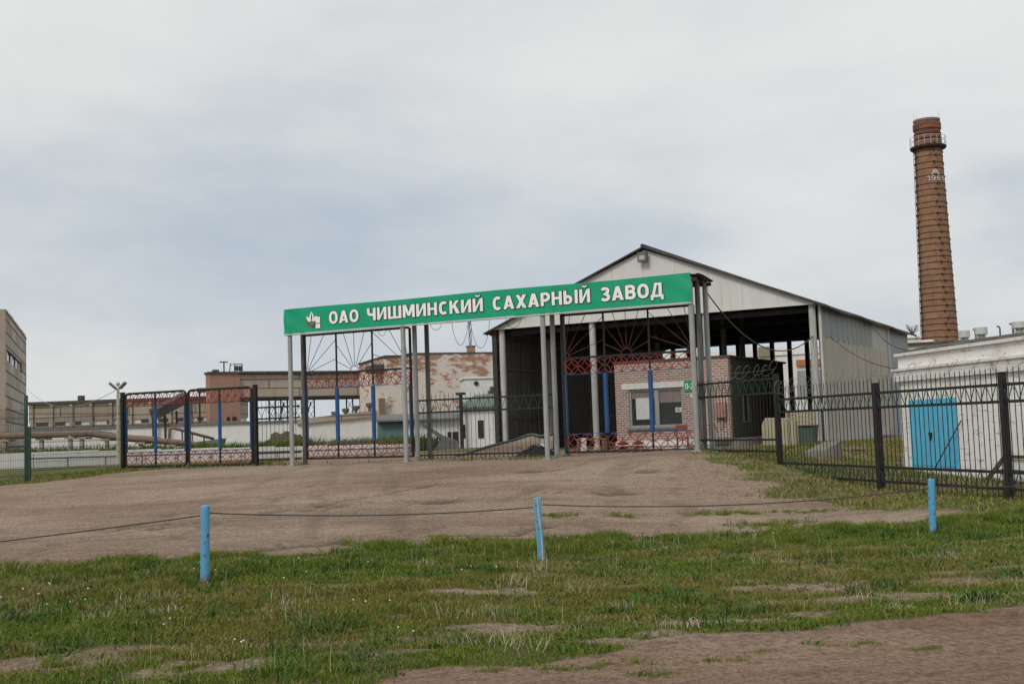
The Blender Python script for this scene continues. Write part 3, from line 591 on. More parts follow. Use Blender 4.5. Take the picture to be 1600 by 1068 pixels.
olive = .16+.62*sst(.38, .62, big)*(1-.8*edge_far)*(1-.75*edge_near); dark = .22+.3*sst(.5, .7, vnoise(x, y, .6, 46))
ci = np.where(q < dryp, 3, np.where(q < dryp+olive*(1-dryp), 2, np.where(rs.rand(len(x)) < dark, 1, np.where(rs.rand(len(x)) < .25, 4, 0))))
col = PAL[ci]*(.75+.5*rs.rand(len(x), 1)); wd = .0042+.0042*rs.rand(len(x)); hh = np.where(ci == 3, hh*1.2, hh); print('blades', len(x))
blades('verge_grass', x, y, hh, wd, col, .75, 'uneven green and straw coloured grass on the roadside verge', rs)
# broad-leaved weeds among the grass
k = 15000; cx = rs.uniform(-11, 13, k); cy = rs.uniform(8.3, 24, k); ok = frustum(cx, cy, .8) & (rs.rand(k) < verge(cx, cy)*sst(.40, .62, vnoise(cx, cy, .6, 51, 4))*(1-ell(cx, cy, TUFTS, .8))); cx, cy = cx[ok], cy[ok]
nl = 9; x = np.repeat(cx, nl)+rs.normal(0, .05, len(cx)*nl); y = np.repeat(cy, nl)+rs.normal(0, .05, len(cx)*nl)
shade = np.repeat(.8+.4*rs.rand(len(cx)), nl)[:, None]; pick = np.repeat(rs.rand(len(cx)) < .5, nl)[:, None]
col = np.where(pick, np.array([(.07, .135, .03)]), np.array([(.085, .125, .055)]))*shade
blades('broadleaf_weeds', x, y, .03+.07*rs.rand(len(x))**1.5, .012+.016*rs.rand(len(x)), col, 1.3, 'broad leaved low weeds among the verge grass', rs)
# leafy clumps and pale dead tufts that break up the sward
def clusters(nc, nb, sx__, hlo, hhi, wd, cols, name, label, lean, seed, nearf):
    rs = np.random.RandomState(seed); cx = rs.uniform(-10, 12, nc*8); cy = rs.uniform(8.5, 22, nc*8)
    ok = frustum(cx, cy, .6) & (verge(cx, cy) > .55) & (rs.rand(nc*8) < nearf(cx, cy)) & (ell(cx, cy, TUFTS, .8) < .1); cx, cy = cx[ok][:nc], cy[ok][:nc]
    sz = .6+.9*rs.rand(len(cx)); x = np.repeat(cx, nb)+rs.normal(0, 1, len(cx)*nb)*sx__*np.repeat(sz, nb)*1.5; y = np.repeat(cy, nb)+rs.normal(0, 1, len(cx)*nb)*sx__*np.repeat(sz, nb)
    col = np.array(cols)[np.repeat(rs.randint(0, len(cols), len(cx)), nb)]*(.7+.5*rs.rand(len(x), 1))
    blades(name, x, y, (hlo+(hhi-hlo)*rs.rand(len(x)))*np.repeat(sz, nb), wd*(.7+.6*rs.rand(len(x))), col, lean, label, rs)
clusters(150, 60, .10, .06, .17, .014, [(.05, .115, .022), (.075, .15, .03), (.062, .12, .04)], 'leafy_weed_clumps', 'dark leafy weed clumps rising out of the verge grass', .9, 91, lambda x, y: .35+.65*sst(.55, .8, (y-lin(x, NEAR))/(lin(x, FAR)-lin(x, NEAR))))
clusters(85, 38, .09, .06, .17, .007, [(.38, .34, .21), (.30, .25, .14), (.42, .39, .27)], 'dead_grass_tufts', 'pale dead grass tufts and seed heads dotted over the verge', .8, 92, lambda x, y: 1-.75*sst(.45, .75, (y-lin(x, NEAR))/(lin(x, FAR)-lin(x, NEAR))))
# tall dry stems and seed heads
k = 1500; x = rs.uniform(-10, 12, k); y = rs.uniform(9, 23, k); ok = frustum(x, y, .5) & (rs.rand(k) < verge(x, y)); x, y = x[ok], y[ok]
blades('dry_grass_stems', x, y, .16+.16*rs.rand(len(x)), np.full(len(x), .006), np.array([[.36, .31, .17]])*(.6+.6*rs.rand(len(x), 1)), .35, 'thin tall straw stems standing out of the verge', rs)
# short turf behind the dirt: right slope, left fence foot, yard
k = 420000; x = rs.uniform(-19, 22, k); y = rs.uniform(21, 46, k); ok = frustum(x, y, 1.5); x, y = x[ok], y[ok]
sm, lm = slope_g(x, y), left_g(x, y); m = np.maximum(sm, lm)
keep = rs.rand(len(x)) < m*(.15+1.1*vnoise(x, y, .5, 61)); x, y = x[keep], y[keep]; m = m[keep]
q = rs.rand(len(x)); dryf = sst(.4, .65, vnoise(x, y, 1.3, 62))
ci = np.where(q < .2+.32*dryf, 3, np.where(q < .48+.4*dryf, 2, np.where(q < .85, 0, 1)))
blades('yard_turf', x, y, (.04+.08*vnoise(x, y, .6, 63))*(.6+.8*rs.rand(len(x))), .012+.01*rs.rand(len(x)), PAL[ci]*(.75+.5*rs.rand(len(x), 1)), .8, 'short patchy turf round the fence feet', rs)
# white flower heads dotted through the verge
mb = MB(); cl = [gp(*p) for p in [(30, 930), (70, 925), (60, 940), (90, 952), (15, 945), (240, 980), (250, 995), (420, 915), (440, 1020), (480, 905), (555, 895), (610, 945), (615, 950), (700, 905), (770, 905), (900, 855), (1040, 868), (1170, 848), (345, 905), (155, 935), (130, 950), (500, 890), (365, 1030), (425, 1025), (610, 1000)]]
for c in cl:
    for _ in range(rs.randint(1, 3)):
        x, y = c[0]+rs.normal(0, .18), c[1]+rs.normal(0, .18); z = h1(x, y)+.09+.07*rs.rand()
        mb.lathe([(.003, -.008), (.008+.005*rs.rand(), 0), (.009, .006), (.004, .01)], 7, (x, y, z))
tag(mb.build('wild_flowers', M['petal']), 'tiny white flower heads scattered through the verge grass', 'flowers', kind='stuff')
# pebbles and clods on the bare earth
mb = MB(); k = 5200; x = rs.uniform(-15, 16, k); y = 9+29*rs.uniform(0, 1, k)**1.4; ok = frustum(x, y, .5) & (grass_mask(x, y) < .3); x, y = x[ok], y[ok]; z = Hm(x, y)
for a, b_, c in zip(x, y, z):
    r = .004+.019*rs.rand()**4; th = rs.rand()*PI; v = []
    for i in range(6):
        t2 = th+i*PI/3; v.append((a+r*(.7+.6*rs.rand())*math.cos(t2), b_+r*(.7+.6*rs.rand())*math.sin(t2), c-.004))
    v.append((a, b_, c+r*.8)); v[-1] = (a+rs.normal(0, r*.25), b_+rs.normal(0, r*.25), c+r*.5); mb.add(v, [(i, (i+1) % 6, 6) for i in range(6)])
tag(mb.build('pebbles', M['stone']), 'small pebbles and clods strewn on the bare earth', 'pebbles', kind='stuff')

# ------------------------------------------------------------------ gateway with the long green sign
FG = Frame(457, 728, 41, -25); FG.o.z = 1.05
OFF = (0.0, .78, 1.6)
s1, s2, s3, s4 = [FG.hit(px, py)[0] for px, py in ((457, 728), (633, 640), (853, 640), (1087, 640))]
bl, bzt = FG.hit(443, 486.5, -.12); _, bzb = FG.hit(443, 522, -.12); br_, bzt2 = FG.hit(1078, 423, -.12); _, bzb2 = FG.hit(1078, 471, -.12)
BT, BB = (bzt+bzt2)/2, (bzb+bzb2)/2
def gz(x, y): q = FG.w(x, y); return h1(q.x, q.y)-FG.o.z
gate = thing('entrance_gateway', 'tall grey pipe gateway carrying a long green factory name sign', 'gateway', FG.o, FG.a)
for xs, mats in ((s1, ('pipe', 'pipe_dark')), (s2, ('pipe', 'pipe', 'pipe_dark')), (s3, ('pipe', 'pipe', 'pipe_dark')), (s4, ('pipe', 'pipe_dark', 'pipe'))):
    for k, mt in enumerate(mats):
        y = OFF[k]; dx = .0 if k != 2 else .02
        mb = MB().cyl((xs+dx, y, gz(xs, y)-.15), (xs+dx, y, BT-.12), .082, n=18); mb.box(xs+dx-.14, xs+dx+.14, y-.14, y+.14, gz(xs, y)-.05, gz(xs, y)+.025)
        mb.build('column', M[mt], gate, smooth=True)
mb = MB()
for z in (BB+.06, BT-.06): mb.box(bl+.03, br_-.03, -.085, -.02, z-.03, z+.03)
for k in range(13):
    x = bl+.06+(br_-bl-.12)*k/12; mb.box(x-.02, x+.02, -.083, -.03, BB+.09, BT-.09)
mb.build('sign_frame', M['pipe_dark'], gate)
rs2 = np.random.RandomState(8); wr = [(rs2.uniform(0, 1), rs2.uniform(4, 11), rs2.uniform(0, 6), rs2.uniform(.0008, .0022)) for _ in range(9)]
def ban(side):
    def f(u, v):
        x = bl+(br_-bl)*u; sag = .035*math.sin(u*PI*4.2+.4)*.4
        z = BB+(BT-BB)*v+sag*(v*.8+.1)
        e = math.exp(-u*16)+.8*math.exp(-(1-u)*16); wv = sum(a*math.sin(f_*(x*.9+z*sl)+p) for sl, f_, p, a in wr)+e*.02*math.sin(9*z+x*6)
        return (x, -.12-wv*.9 if side else -.095, z)
    return f
NU = 150
mb = MB().grid(ban(1), NU, 8); nvt = len(mb.v); mb.grid(ban(0), NU, 8)
for j, rev in ((0, 0), (8, 1)):
    for i in range(NU):
        a, b_ = j*(NU+1)+i, j*(NU+1)+i+1; mb.f.append((a, b_, b_+nvt, a+nvt))
for i in (0, NU):
    for j in range(8):
        a, b_ = j*(NU+1)+i, (j+1)*(NU+1)+i; mb.f.append((a, b_, b_+nvt, a+nvt))
banner = mb.build('sign_banner', M['banner'], gate, smooth=True)
MB().box(bl, br_, -.125, .02, BB-.055, BB-.012).build('sign_trim', M['bannerlip'], gate)
mb = MB()
def roofw(u, v): x = bl+.25+(br_+.22-bl-.25)*u; return (x, -.05+1.78*v, BT-.02-.04*v+.018*math.sin(x*18)+.02*math.sin(v*5))
mb.grid(roofw, 260, 6); nn = len(mb.v); mb.add([(a, b_, c-.02) for a, b_, c in mb.v], [tuple(reversed(f)) for f in mb.f])
mb.build('canopy_sheet', M['roofsheet'], gate)
mb = MB()
for y in OFF: mb.box(bl+.3, br_+.16, y-.05, y+.05, BT-.24, BT-.14)
for xs in (s1, s2, s3, s4): mb.box(xs-.05, xs+.05, .05, 1.75, BT-.137, BT-.07)
mb.build('canopy_beam', M['dsteel'], gate)
# lettering: each word measured on the photo as left top, left bottom, right top, right bottom
words = [('ОАО', 514, 560, 486.5, 508.5, 485, 507), ('ЧИШМИНСКИЙ', 573.5, 754.5, 482, 505, 458.5, 491), ('САХАРНЫЙ', 770, 922, 464.5, 487.5, 441, 474), ('ЗАВОД', 938.5, 1036.5, 446, 470, 436, 468)]
def word(body, x0, x1, z0, z1, y, parent, name, mat, fat, omat=None, ofat=0):
    a = text_mesh(body, fat); o = MB()
    if omat is not None:
        b_ = text_mesh(body, ofat, .0003); sc = ofat-fat
        xs = [v[0] for v in a.v]; zs = [v[2] for v in a.v]; kx = (x1-x0)/(max(xs)-min(xs)); kz = (z1-z0)/(max(zs)-min(zs))
        o.v = [(x0+(v[0]-min(xs))*kx, y+v[1], z0+(v[2]-min(zs))*kz) for v in b_.v]; o.f = b_.f
        o.build('letter_edge', omat, parent)
        y -= .0045
    a.v = fit(a, x0, x1, z0, z1, y); return a.build(name, mat, parent)
LZ0, LZ1 = BB+.255*(BT-BB), BB+.765*(BT-BB)
KR = 1.26                                                           # the breve of Й stands above the cap height, the legs of Д below
for body, pl, pr, *_ in words:
    mid = 0; xl_ = FG.hit(pl, 500-(pl-443)*.075, -.14)[0]; xr_ = FG.hit(pr, 500-(pr-443)*.075, -.14)[0]
    z0, z1 = LZ0, LZ1
    if 'Й' in body: z1 = LZ0+(LZ1-LZ0)*KR
    if body == 'ЗАВОД': z0 = LZ0-(LZ1-LZ0)*.20
    word(body, xl_, xr_, z0, z1, -.137, banner, 'lettering', M['letter'], 0, M['outline'], .045)
# emblem: white leaves over a red chevron with a white block beside it
ex = FG.hit(487, 498, -.14)[0]; ez = (LZ0+LZ1)/2+.05; es = (BT-BB)*.40
def leafpoly(cx, cz, L_, W_, ang):
    q = [(0, 0), (.3, .5), (.6, .45), (1, 0), (.6, -.45), (.3, -.5)]; c, s_ = math.cos(ang), math.sin(ang)
    return [(cx+(a*L_)*c-(b_*W_)*s_, cz+(a*L_)*s_+(b_*W_)*c) for a, b_ in q]
def emb(polys, name, mat, y):
    mb = MB()
    for p in polys: mb.prism(p, y-.006, y)
    return mb.build(name, mat, banner)
emb([leafpoly(ex, ez-.35*es, 1.0*es, .55*es, PI/2), leafpoly(ex-.12*es, ez-.4*es, .8*es, .34*es, R(132)), leafpoly(ex+.12*es, ez-.4*es, .8*es, .34*es, R(48))], 'emblem_leaves', M['letter'], -.142)
emb([leafpoly(ex, ez-.33*es, .86*es, .14*es, PI/2)], 'emblem_stem', M['outline'], -.1485)
cv = [(ex-.62*es, ez-.25*es), (ex-.60*es, ez-.48*es), (ex, ez-1.0*es), (ex+.42*es, ez-.66*es), (ex+.42*es, ez-.42*es), (ex, ez-.74*es)]
emb([cv], 'emblem_chevron', M['emred'], -.138)
bx0 = ex+.48*es
emb([[(bx0, ez-1.1*es), (bx0+.52*es, ez-1.1*es), (bx0+.52*es, ez+.05*es), (bx0+.1*es, ez+.05*es), (bx0+.1*es, ez-.14*es), (bx0, ez-.14*es)]], 'emblem_block', M['letter'], -.139)
emb([[(bx0, ez-.62*es), (bx0+.5*es, ez-.62*es), (bx0+.5*es, ez-.56*es), (bx0, ez-.56*es)]], 'emblem_line', M['outline'], -.1455)

# ------------------------------------------------------------------ the two tall ornamental gate leaves
def ringband(mb, x0, x1, z0, z1, y, r=.013):
    """a row of overlapping circles, cut into petals, filling the band"""
    h = (z1-z0)/2; n_ = max(2, round((x1-x0)/(h*1.75))); st = (x1-x0)/n_; zc = (z0+z1)/2; hh_ = h-r*.5
    for k in range(n_):
        cx = x0+(k+.5)*st; mb.tube([(cx+(st/2+.01)*math.cos(2*PI*i/24), y, zc+hh_*math.sin(2*PI*i/24)) for i in range(24)], r, 5, True)
    for k in range(n_+1):
        cx = x0+k*st
        for sg in (1, -1):
            pts = [(cx+(st/2)*math.cos(PI*i/14), y+.022, zc+sg*(h-(h-.005)*math.sin(PI*i/14))) for i in range(15)]
            pts = [p for p in pts if x0-.001 <= p[0] <= x1+.001]
            if len(pts) > 3: mb.tube(pts, r, 5)
def tall_gate(xa, xb, bars, label, rods, dense):
    o = FG.w(xa, OFF[1]); t = thing('entrance_gate', label, 'gate', (o.x, o.y, FG.o.z), FG.a)
    W_ = xb-xa; z0, z1, z2, z3, z4 = .20, .78, 2.70, 3.23, min(BB-.02, 4.74)
    fr = MB(); r = .035
    fr.box(0, .07, -.035, .035, z0-.02, z4); fr.box(W_-.07, W_, -.035, .035, z0-.02, z4)
    for z in (z0, z3, z4): fr.box(.073, W_-.073, -.03, .03, z-.035, z+.035)
    for b_ in bars:
        fr.box(b_-.025, b_+.025, -.024, .024, z0+.038, z1-.02); fr.box(b_-.025, b_+.025, -.024, .024, z2+.02, z3-.038); fr.box(b_-.025, b_+.025, -.024, .024, z3+.038, z4-.038)
    fr.build('frame', M['black'], t)
    bl_ = MB()
    for z in (z1, z2): bl_.box(.075, W_-.075, -.010, .010, z-.011, z+.011)
    for x in (.10, W_-.10): bl_.box(x-.02, x+.02, -.03, .02, z1-.012, z2+.012)
    bl_.build('blue_rail', M['blue'], t)
    for b_ in bars:
        MB().cyl((b_, -.01, z1+.018), (b_, -.01, z2-.018), .075, n=14).build('blue_bar', M['blue'], t, smooth=True)
    for za, zb in ((z0+.04, z1-.02), (z2+.02, z3-.04)):
        mb = MB(); xs = [.09]+list(bars)+[W_-.09]
        for a, c in zip(xs[:-1], xs[1:]): ringband(mb, a, c, za, zb, -.01)
        mb.build('ring_band', M['red'], t, smooth=True)
    # rising-sun rays above the top rail: a half sun in the middle, quarter suns in the lower outer corners
    mb = MB(); zb = z3+.035; top = z4-.04
    def raysun(cx, x0, x1, angs, r0):
        arc = [(cx+r0*math.cos(R(a)), 0, zb+r0*math.sin(R(a))) for a in range(0, 181, 12) if x0 <= cx+r0*math.cos(R(a)) <= x1]
        if len(arc) > 2: mb.tube(arc, .011, 5)
        for a in angs:
            c, s_ = math.cos(R(a)), math.sin(R(a)); Lx = ((x1-cx)/c if c > 1e-6 else ((x0-cx)/c if c < -1e-6 else 1e9)); Lz = (top-zb)/s_ if s_ > 1e-6 else 1e9
            Lm = min(Lx, Lz); mb.tube([(cx+r0*c, 0, zb+r0*s_), (cx+Lm*c, 0, zb+Lm*s_)], .011, 5)
    mid = (bars[0]+bars[1])/2
    raysun(mid, bars[0], bars[1], (26, 52, 72, 90, 108, 128, 154), .17)
    raysun(.09, .09, bars[0], (20, 42, 60, 80), .17); raysun(W_-.09, bars[1], W_-.09, (100, 120, 138, 160), .17)
    mb.build('sunburst', rods, t, smooth=True)
    if dense:
        mb = MB(); p_ = .055
        for q in np.arange(-2.0, W_+2.0, p_):
            for sg in (1, -1):
                xa_, xb_ = q, q+sg*(z2-z1)
                # clip the diagonal to the opening
                pts = []
                for xx, zz in ((xa_, z1), (xb_, z2)): pts.append((xx, zz))
                t0, t1 = 0, 1; dx_ = xb_-xa_
                lo, hi = sorted(((.12-xa_)/dx_, (W_-.12-xa_)/dx_)); t0, t1 = max(t0, lo), min(t1, hi)
                if t1-t0 > .02: mb.beam((xa_+dx_*t0, .02, z1+(z2-z1)*t0), (xa_+dx_*t1, .02, z1+(z2-z1)*t1), .0026)
        mb.build('wire_mesh', M['dsteel'], t)
    return t
def atx(*pxs): return [FG.hit(p, 640, OFF[1])[0] for p in pxs]
a0, b1, b2, a1 = atx(477, 527.5, 584, 645)
tall_gate(a0, a1, (b1-a0, b2-a0), 'ornamental gate leaf standing against the open sky under the emblem end of the sign', M['dkrod'], False)
a0, b1, b2, a1 = atx(881, 948, 1018.5, 1092)
tall_gate(a0, a1, (b1-a0, b2-a0), 'ornamental gate leaf with red sun rays in front of the brick hut', M['rust'], True)

# ------------------------------------------------------------------ two small rounded gates left of the gateway
def small_gate(px0, px1, label):
    xa, xb = FG.hit(px0, 660, .2)[0], FG.hit(px1, 660, .2)[0]; o = FG.w(xa, .2); W_ = xb-xa; t = thing('side_gate', label, 'gate', (o.x, o.y, 0), FG.a)
    z0, z1, z2, z3 = 1.13, 1.66, 3.42, 3.92; rc = .16; pts = []
    for cx, cz, a in ((W_-rc, z3-rc, 0), (rc, z3-rc, 90), (rc, z0+rc, 180), (W_-rc, z0+rc, 270)):
        pts += [(cx+rc*math.cos(R(a+q)), 0, cz+rc*math.sin(R(a+q))) for q in (0, 22, 45, 68, 90)]
    fr = MB().tube(pts, .045, 8, True)
    fr.tube([(.04, 0, z1), (W_-.04, 0, z1)], .014); fr.tube([(.04, 0, z2), (W_-.04, 0, z2)], .014)
    fr.box(W_/2-.03, W_/2+.03, -.02, .02, z0+.04, z1-.01); fr.box(W_/2-.03, W_/2+.03, -.02, .02, z2+.01, z3-.04); fr.build('frame', M['black'], t, smooth=True)
    MB().cyl((W_/2, -.005, z1+.01), (W_/2, -.005, z2-.01), .065).build('blue_bar', M['blue'], t, smooth=True)
    for x in (.075, W_-.075): MB().box(x-.02, x+.02, -.02, .02, z1+.015, z2-.015).build('blue_stile', M['blue'], t)
    for za, zb in ((z0+.04, z1-.01), (z2+.01, z3-.04)):
        mb = MB()
        for a, c in ((.06, W_/2-.02), (W_/2+.02, W_-.06)): ringband(mb, a, c, za, zb, 0, .012)
        mb.build('ring_band', M['red'], t, smooth=True)
    return t
small_gate(196, 291, 'rounded low gate leaf beside the wire mesh fence, with rings and a blue bar')
small_gate(294.5, 394, 'rounded low gate leaf nearer the green sign, with rings and a blue bar')
def square_post(px, D_or_xy, ztop, wd, label, zb=None, mat='black', name='gate_post', cap=True, cat='post', group=None):
    x, y = D_or_xy; z0 = h1(x, y) if zb is None else zb
    t = thing(name, label, cat, (x, y, z0), FG.a, group)
    mb = MB().box(-wd/2, wd/2, -wd/2, wd/2, -.2, ztop-z0-.02); mb.build('shaft', M[mat], t, bevel=.008)
    mb = MB().box(-wd/2-.012, wd/2+.012, -wd/2-.012, wd/2+.012, ztop-z0-.018, ztop-z0+.01); mb.build('cap', M[mat], t)
    return t
q = FG.w(FG.hit(192, 660, .2)[0], .2); square_post(0, (q.x, q.y), 3.98, .14, 'black square post between mesh fence and rounded gate')
POST_L = q
q = FG.w(FG.hit(399.5, 660, .2)[0], .2); square_post(0, (q.x, q.y), 3.98, .14, 'black square post between rounded gate and short railing')
POST_M = q

# ------------------------------------------------------------------ iron railing fences
def panel(parent, p, q, rails, ztop, zbot, step=.165, brace=((0, 1),), curl=True):
    """p, q: world xy ends; rails: heights top to bottom (world z)"""
    p = Vector((p[0], p[1], 0)); q = Vector((q[0], q[1], 0)); d = (q-p); Ln = d.length; d.normalize()
    def at(s_, z, off=0): v = p+d*s_; return (v.x-d.y*off, v.y+d.x*off, z)
    mb = MB()
    for z in rails: mb.beam(at(0, z), at(Ln, z), .055, .06)
    k = int(Ln/step)
    for i in range(1, k):
        s_ = Ln*i/k; zg = max(zbot, h1(*at(s_, 0)[:2])+.02); mb.beam(at(s_, zg, .0), at(s_, ztop, .0), .0145)
        mb.add([at(s_-.011, ztop), at(s_, ztop, .011), at(s_+.011, ztop), at(s_, ztop, -.011), at(s_, ztop+.07)], [(0, 1, 4), (1, 2, 4), (2, 3, 4), (3, 0, 4)])
    pan = mb.build('railing_panel', M['black'], parent)
    for a, b_ in brace:
        mb = MB()
        za, zb = rails[a]-.03, rails[b_]+.03
        for i in range(0, k-1, 2):
            c = Ln*(i+1)/k; w2 = Ln/k*.85
            mb.beam(at(c-w2, za, -.02), at(c, zb, -.02), .014); mb.beam(at(c+w2, za, -.02), at(c, zb, -.02), .014)
        mb.build('zigzag_brace', M['fgreen'], pan)
    return pan
def fpost(parent, x, y, z0, z1, wd=.2, rz=0):
    mb = MB().box(-wd/2, wd/2, -wd/2, wd/2, -.25, z1-z0); mb.box(-wd/2-.01, wd/2+.01, -wd/2-.01, wd/2+.01, z1-z0+.002, z1-z0+.02)
    o = mb.build('fence_post', M['black'], parent, loc=(x, y, z0), bevel=.006); o.rotation_euler = (0, 0, rz); return o
t = thing('railing_fence', 'short black spiked railing between the rounded gate and the gateway', 'fence')
e = FG.w(a0*0+FG.hit(470, 660, .6)[0], .55); panel(t, (POST_M.x+.08, POST_M.y), (e.x, e.y), (3.15, 2.74, 1.5, 1.27), 3.32, 1.15)
t = thing('railing_fence', 'black spiked railing filling the middle bay of the gateway', 'fence')
pA = FG.w(s2+.1, OFF[1]); pB = FG.w(s3-.1, OFF[1]); panel(t, pA, pB, (3.14, 2.72, 1.27), 3.30, 1.15)
mbk = MB(); kk = 30
for i in range(kk):
    for s_ in (0, 1):
        v0 = pA.lerp(pB, (i+s_)/kk); v1 = pA.lerp(pB, (i+.5)/kk); mbk.beam((v0.x, v0.y, 1.24), (v1.x, v1.y, 1.02), .012)
mbk.build('lower_lattice', M['mgreen'], t)
# right-hand fence stepping down the slope towards the road
FPQ = [P(1092, 700, 35.6), P(1218, 700, 32), P(1373.5, 700, 27.3), P(1573, 700, 23.0)]
dv = FPQ[3]-FPQ[2]; FPQ.append(FPQ[3]+dv); dv1 = FPQ[1]-FPQ[0]
tf = thing('railing_fence', 'long black spiked railing stepping down the grassy slope past the blue door', 'fence')
rz_ = math.atan2(dv.y, dv.x)
for k, (zb, zt) in enumerate(((.75, 3.32), (.30, 2.84), (.30, 2.85), (.28, 2.85))):
    q = FPQ[k+1]; fpost(tf, q.x, q.y, zb, zt, .125, rz_)
panel(tf, FPQ[0], FPQ[1], (3.22, 2.82, 1.52, 1.20), 3.28, 1.05, .15)
RB = (2.62, 2.28, .88, .55)
for k in (1, 2, 3): panel(tf, FPQ[k], FPQ[k+1], RB, 2.93, .30, .165, ((0, 1), (2, 3)))
def coil(name, p, q, z, R_, pitch, label, r=.006, sag=.05, seed=0, sup=3, wob=.25):
    rr = random.Random(seed); p = Vector((p[0], p[1], 0)); q = Vector((q[0], q[1], 0)); d = q-p; Ln = d.length; d.normalize(); nrm = Vector((-d.y, d.x, 0)); pts = []
    k = int(Ln/pitch*16); ph = 0; Rc = R_
    for i in range(k+1):
        s_ = Ln*i/k; ph += 2*PI/16; 
        if i % 16 == 0: Rn = R_*(1+rr.uniform(-wob, wob)); off = rr.uniform(-.12, .12)*R_*2
        Rc += (Rn-Rc)*.2
        c = p+d*(s_+.35*pitch*math.sin(ph)+off*.3); zc = z-sag*math.sin(PI*((s_*sup/Ln) % 1))
        pts.append(c+nrm*(Rc*math.cos(ph)*.8)+Vector((0, 0, zc+Rc*math.sin(ph)+off*.4)))
    t = thing(name, label, 'razor wire')
    mb = MB().tube(pts, r, 4)
    for i in range(0, k, 3):
        a = pts[i]; mb.beam(a-d*.018+Vector((0, 0, .012)), a+d*.018-Vector((0, 0, .012)), .007, .003)
    mb.build('wire_coil', M['razor'], t)
    mb = MB().tube([p+d*(Ln*i/20)+Vector((0, 0, z-.02-sag*.6*math.sin(PI*((i/20*sup) % 1)))) for i in range(21)], .004, 4)
    mb.build('straining_wire', M['razor'], t)
    return t
pm_ = FPQ[0].lerp(FPQ[1], .42)
coil('razor_wire', pm_, FPQ[1], 3.50, .21, .42, 'razor wire coil looped over the upper railing by the hut corner', .005, .04, 3, 1, .4)
coil('razor_wire', FPQ[1], FPQ[1].lerp(FPQ[2], .45), 2.98, .22, .30, 'tangled razor wire coil on the stepped railing before the open shed mouth', .0045, .05, 4, 1, .5)
coil('razor_wire', FPQ[1].lerp(FPQ[2], .47), FPQ[4], 3.06, .20, .75, 'stretched thin razor wire coil over the railing before the white garage', .0042, .06, 5, 5)

# ------------------------------------------------------------------ green wire mesh fence at the left
tf = thing('wire_mesh_fence', 'dark green wire mesh fence beside the rounded gates', 'fence')
A = POST_L; q1 = P(41, 700, 40); q2 = q1+(q1-A)*1.0; q2b = P(45.5, 700, 41)
for nm, (x, y), zt, r in (('fence_post', (q1.x, q1.y), 2.1+(694-617)*40/1800, .05), ('fence_post', (q2b.x, q2b.y), 2.1+(694-666)*41/1800, .05), ('fence_post', (q2.x, q2.y), 3.7, .065)):
    z0 = h1(x, y); MB().box(-r, r, -r, r, -.2, zt-z0).build(nm, M['mgreen'], tf, loc=(x, y, z0), bevel=.006)
def meshpanel(p, q, z0, z1):
    d = Vector((q[0]-p[0], q[1]-p[1], 0)); Ln = d.length; mb = MB()
    for k in range(int(Ln/.075)):
        s_ = (k+.5)*.075; x, y = p[0]+d.x*s_/Ln, p[1]+d.y*s_/Ln; mb.beam((x, y, z0), (x, y, z1), .0065)
    for k in range(11):
        z = z0+(z1-z0)*k/10; wd = .009
        mb.beam((p[0], p[1], z), (q[0], q[1], z), wd)
        if k in (1, 5, 9): mb.beam((p[0], p[1], z-.05), (q[0], q[1], z-.05), .02)
    mb.build('mesh_panel', M['mgreen'], tf)
meshpanel(A, q1, 1.0, 3.45); meshpanel(q1, q2, .85, 3.3)

# weeds rooted along the feet of gateway, gates and railings
rs = np.random.RandomState(23); k = 3400; sx_ = rs.uniform(-9.5, s4+.4, k); off_ = rs.normal(.45, .28, k)
wgt = np.where(sx_ < s1, .9, np.where(sx_ < s2, .10, np.where(sx_ < s3, .95, .10))); wgt = np.maximum(wgt, .8*np.exp(-np.minimum.reduce([np.abs(sx_-v) for v in (s1, s2, s3, s4)])**2/.05))
kp = rs.rand(k) < wgt*sst(.3, .6, vnoise(sx_+40, off_+9, .6, 81)); sx_, off_ = sx_[kp], off_[kp]
x = FG.o.x+FG.u.x*sx_+FG.n.x*off_; y = FG.o.y+FG.u.y*sx_+FG.n.y*off_
blades('fence_foot_weeds', x, y, .07+.16*rs.rand(len(x))**1.5, .016+.012*rs.rand(len(x)), PAL[np.where(rs.rand(len(x)) < .4, 2, np.where(rs.rand(len(x)) < .5, 3, 1))]*(.7+.5*rs.rand(len(x), 1)), .8, 'straggling weeds at the feet of the gateway and railings', rs)

# ------------------------------------------------------------------ blue barrier posts and their cable
def bpost(px, yb, yt, D, label, pxt, split=False):
    b0 = P(px, yb, D); tp = P(pxt, yt, D); t = thing('barrier_post', label, 'post', b0); v = tp-b0
    mb = MB(); r = .058
    if split:                                   # an angle-iron-like post: flat faces and a pale ridge
        mb.beam(-v*.2, v, .10, .08)
        mb.build('shaft', M['post_blue'], t, bevel=.01)
        mb = MB(); mb.tube([v*k+Vector((.012*math.sin(k*5)+.012, -.047, 0)) for k in (0.05, .2, .4, .6, .8, .97)], .012, 5); mb.build('paint_drip', M['bannerlip'], t)
    else:
        mb.cyl(-v*.2, v*.985, r, n=20); mb.cyl(v*.9853, v, r*.97, r*.85, n=20); mb.build('shaft', M['post_blue'], t, smooth=True)
    return b0, v
c1 = bpost(320, 910, 789, 15.0, 'round sky blue barrier post beside the open verge, nearest to the small gates', 321)
c2 = bpost(846.5, 879, 777, 17.0, 'leaning flat sided blue barrier post in front of the gateway centre', 839, True)
c3 = bpost(1458, 835, 748, 19.3, 'blue barrier post standing before the railing with the blue door', 1455)
def cable(name, pts, r, mat, label, cat='cable', n=6):
    o = MB().tube(pts, r, n).build(name, mat, smooth=True); return tag(o, label, cat)
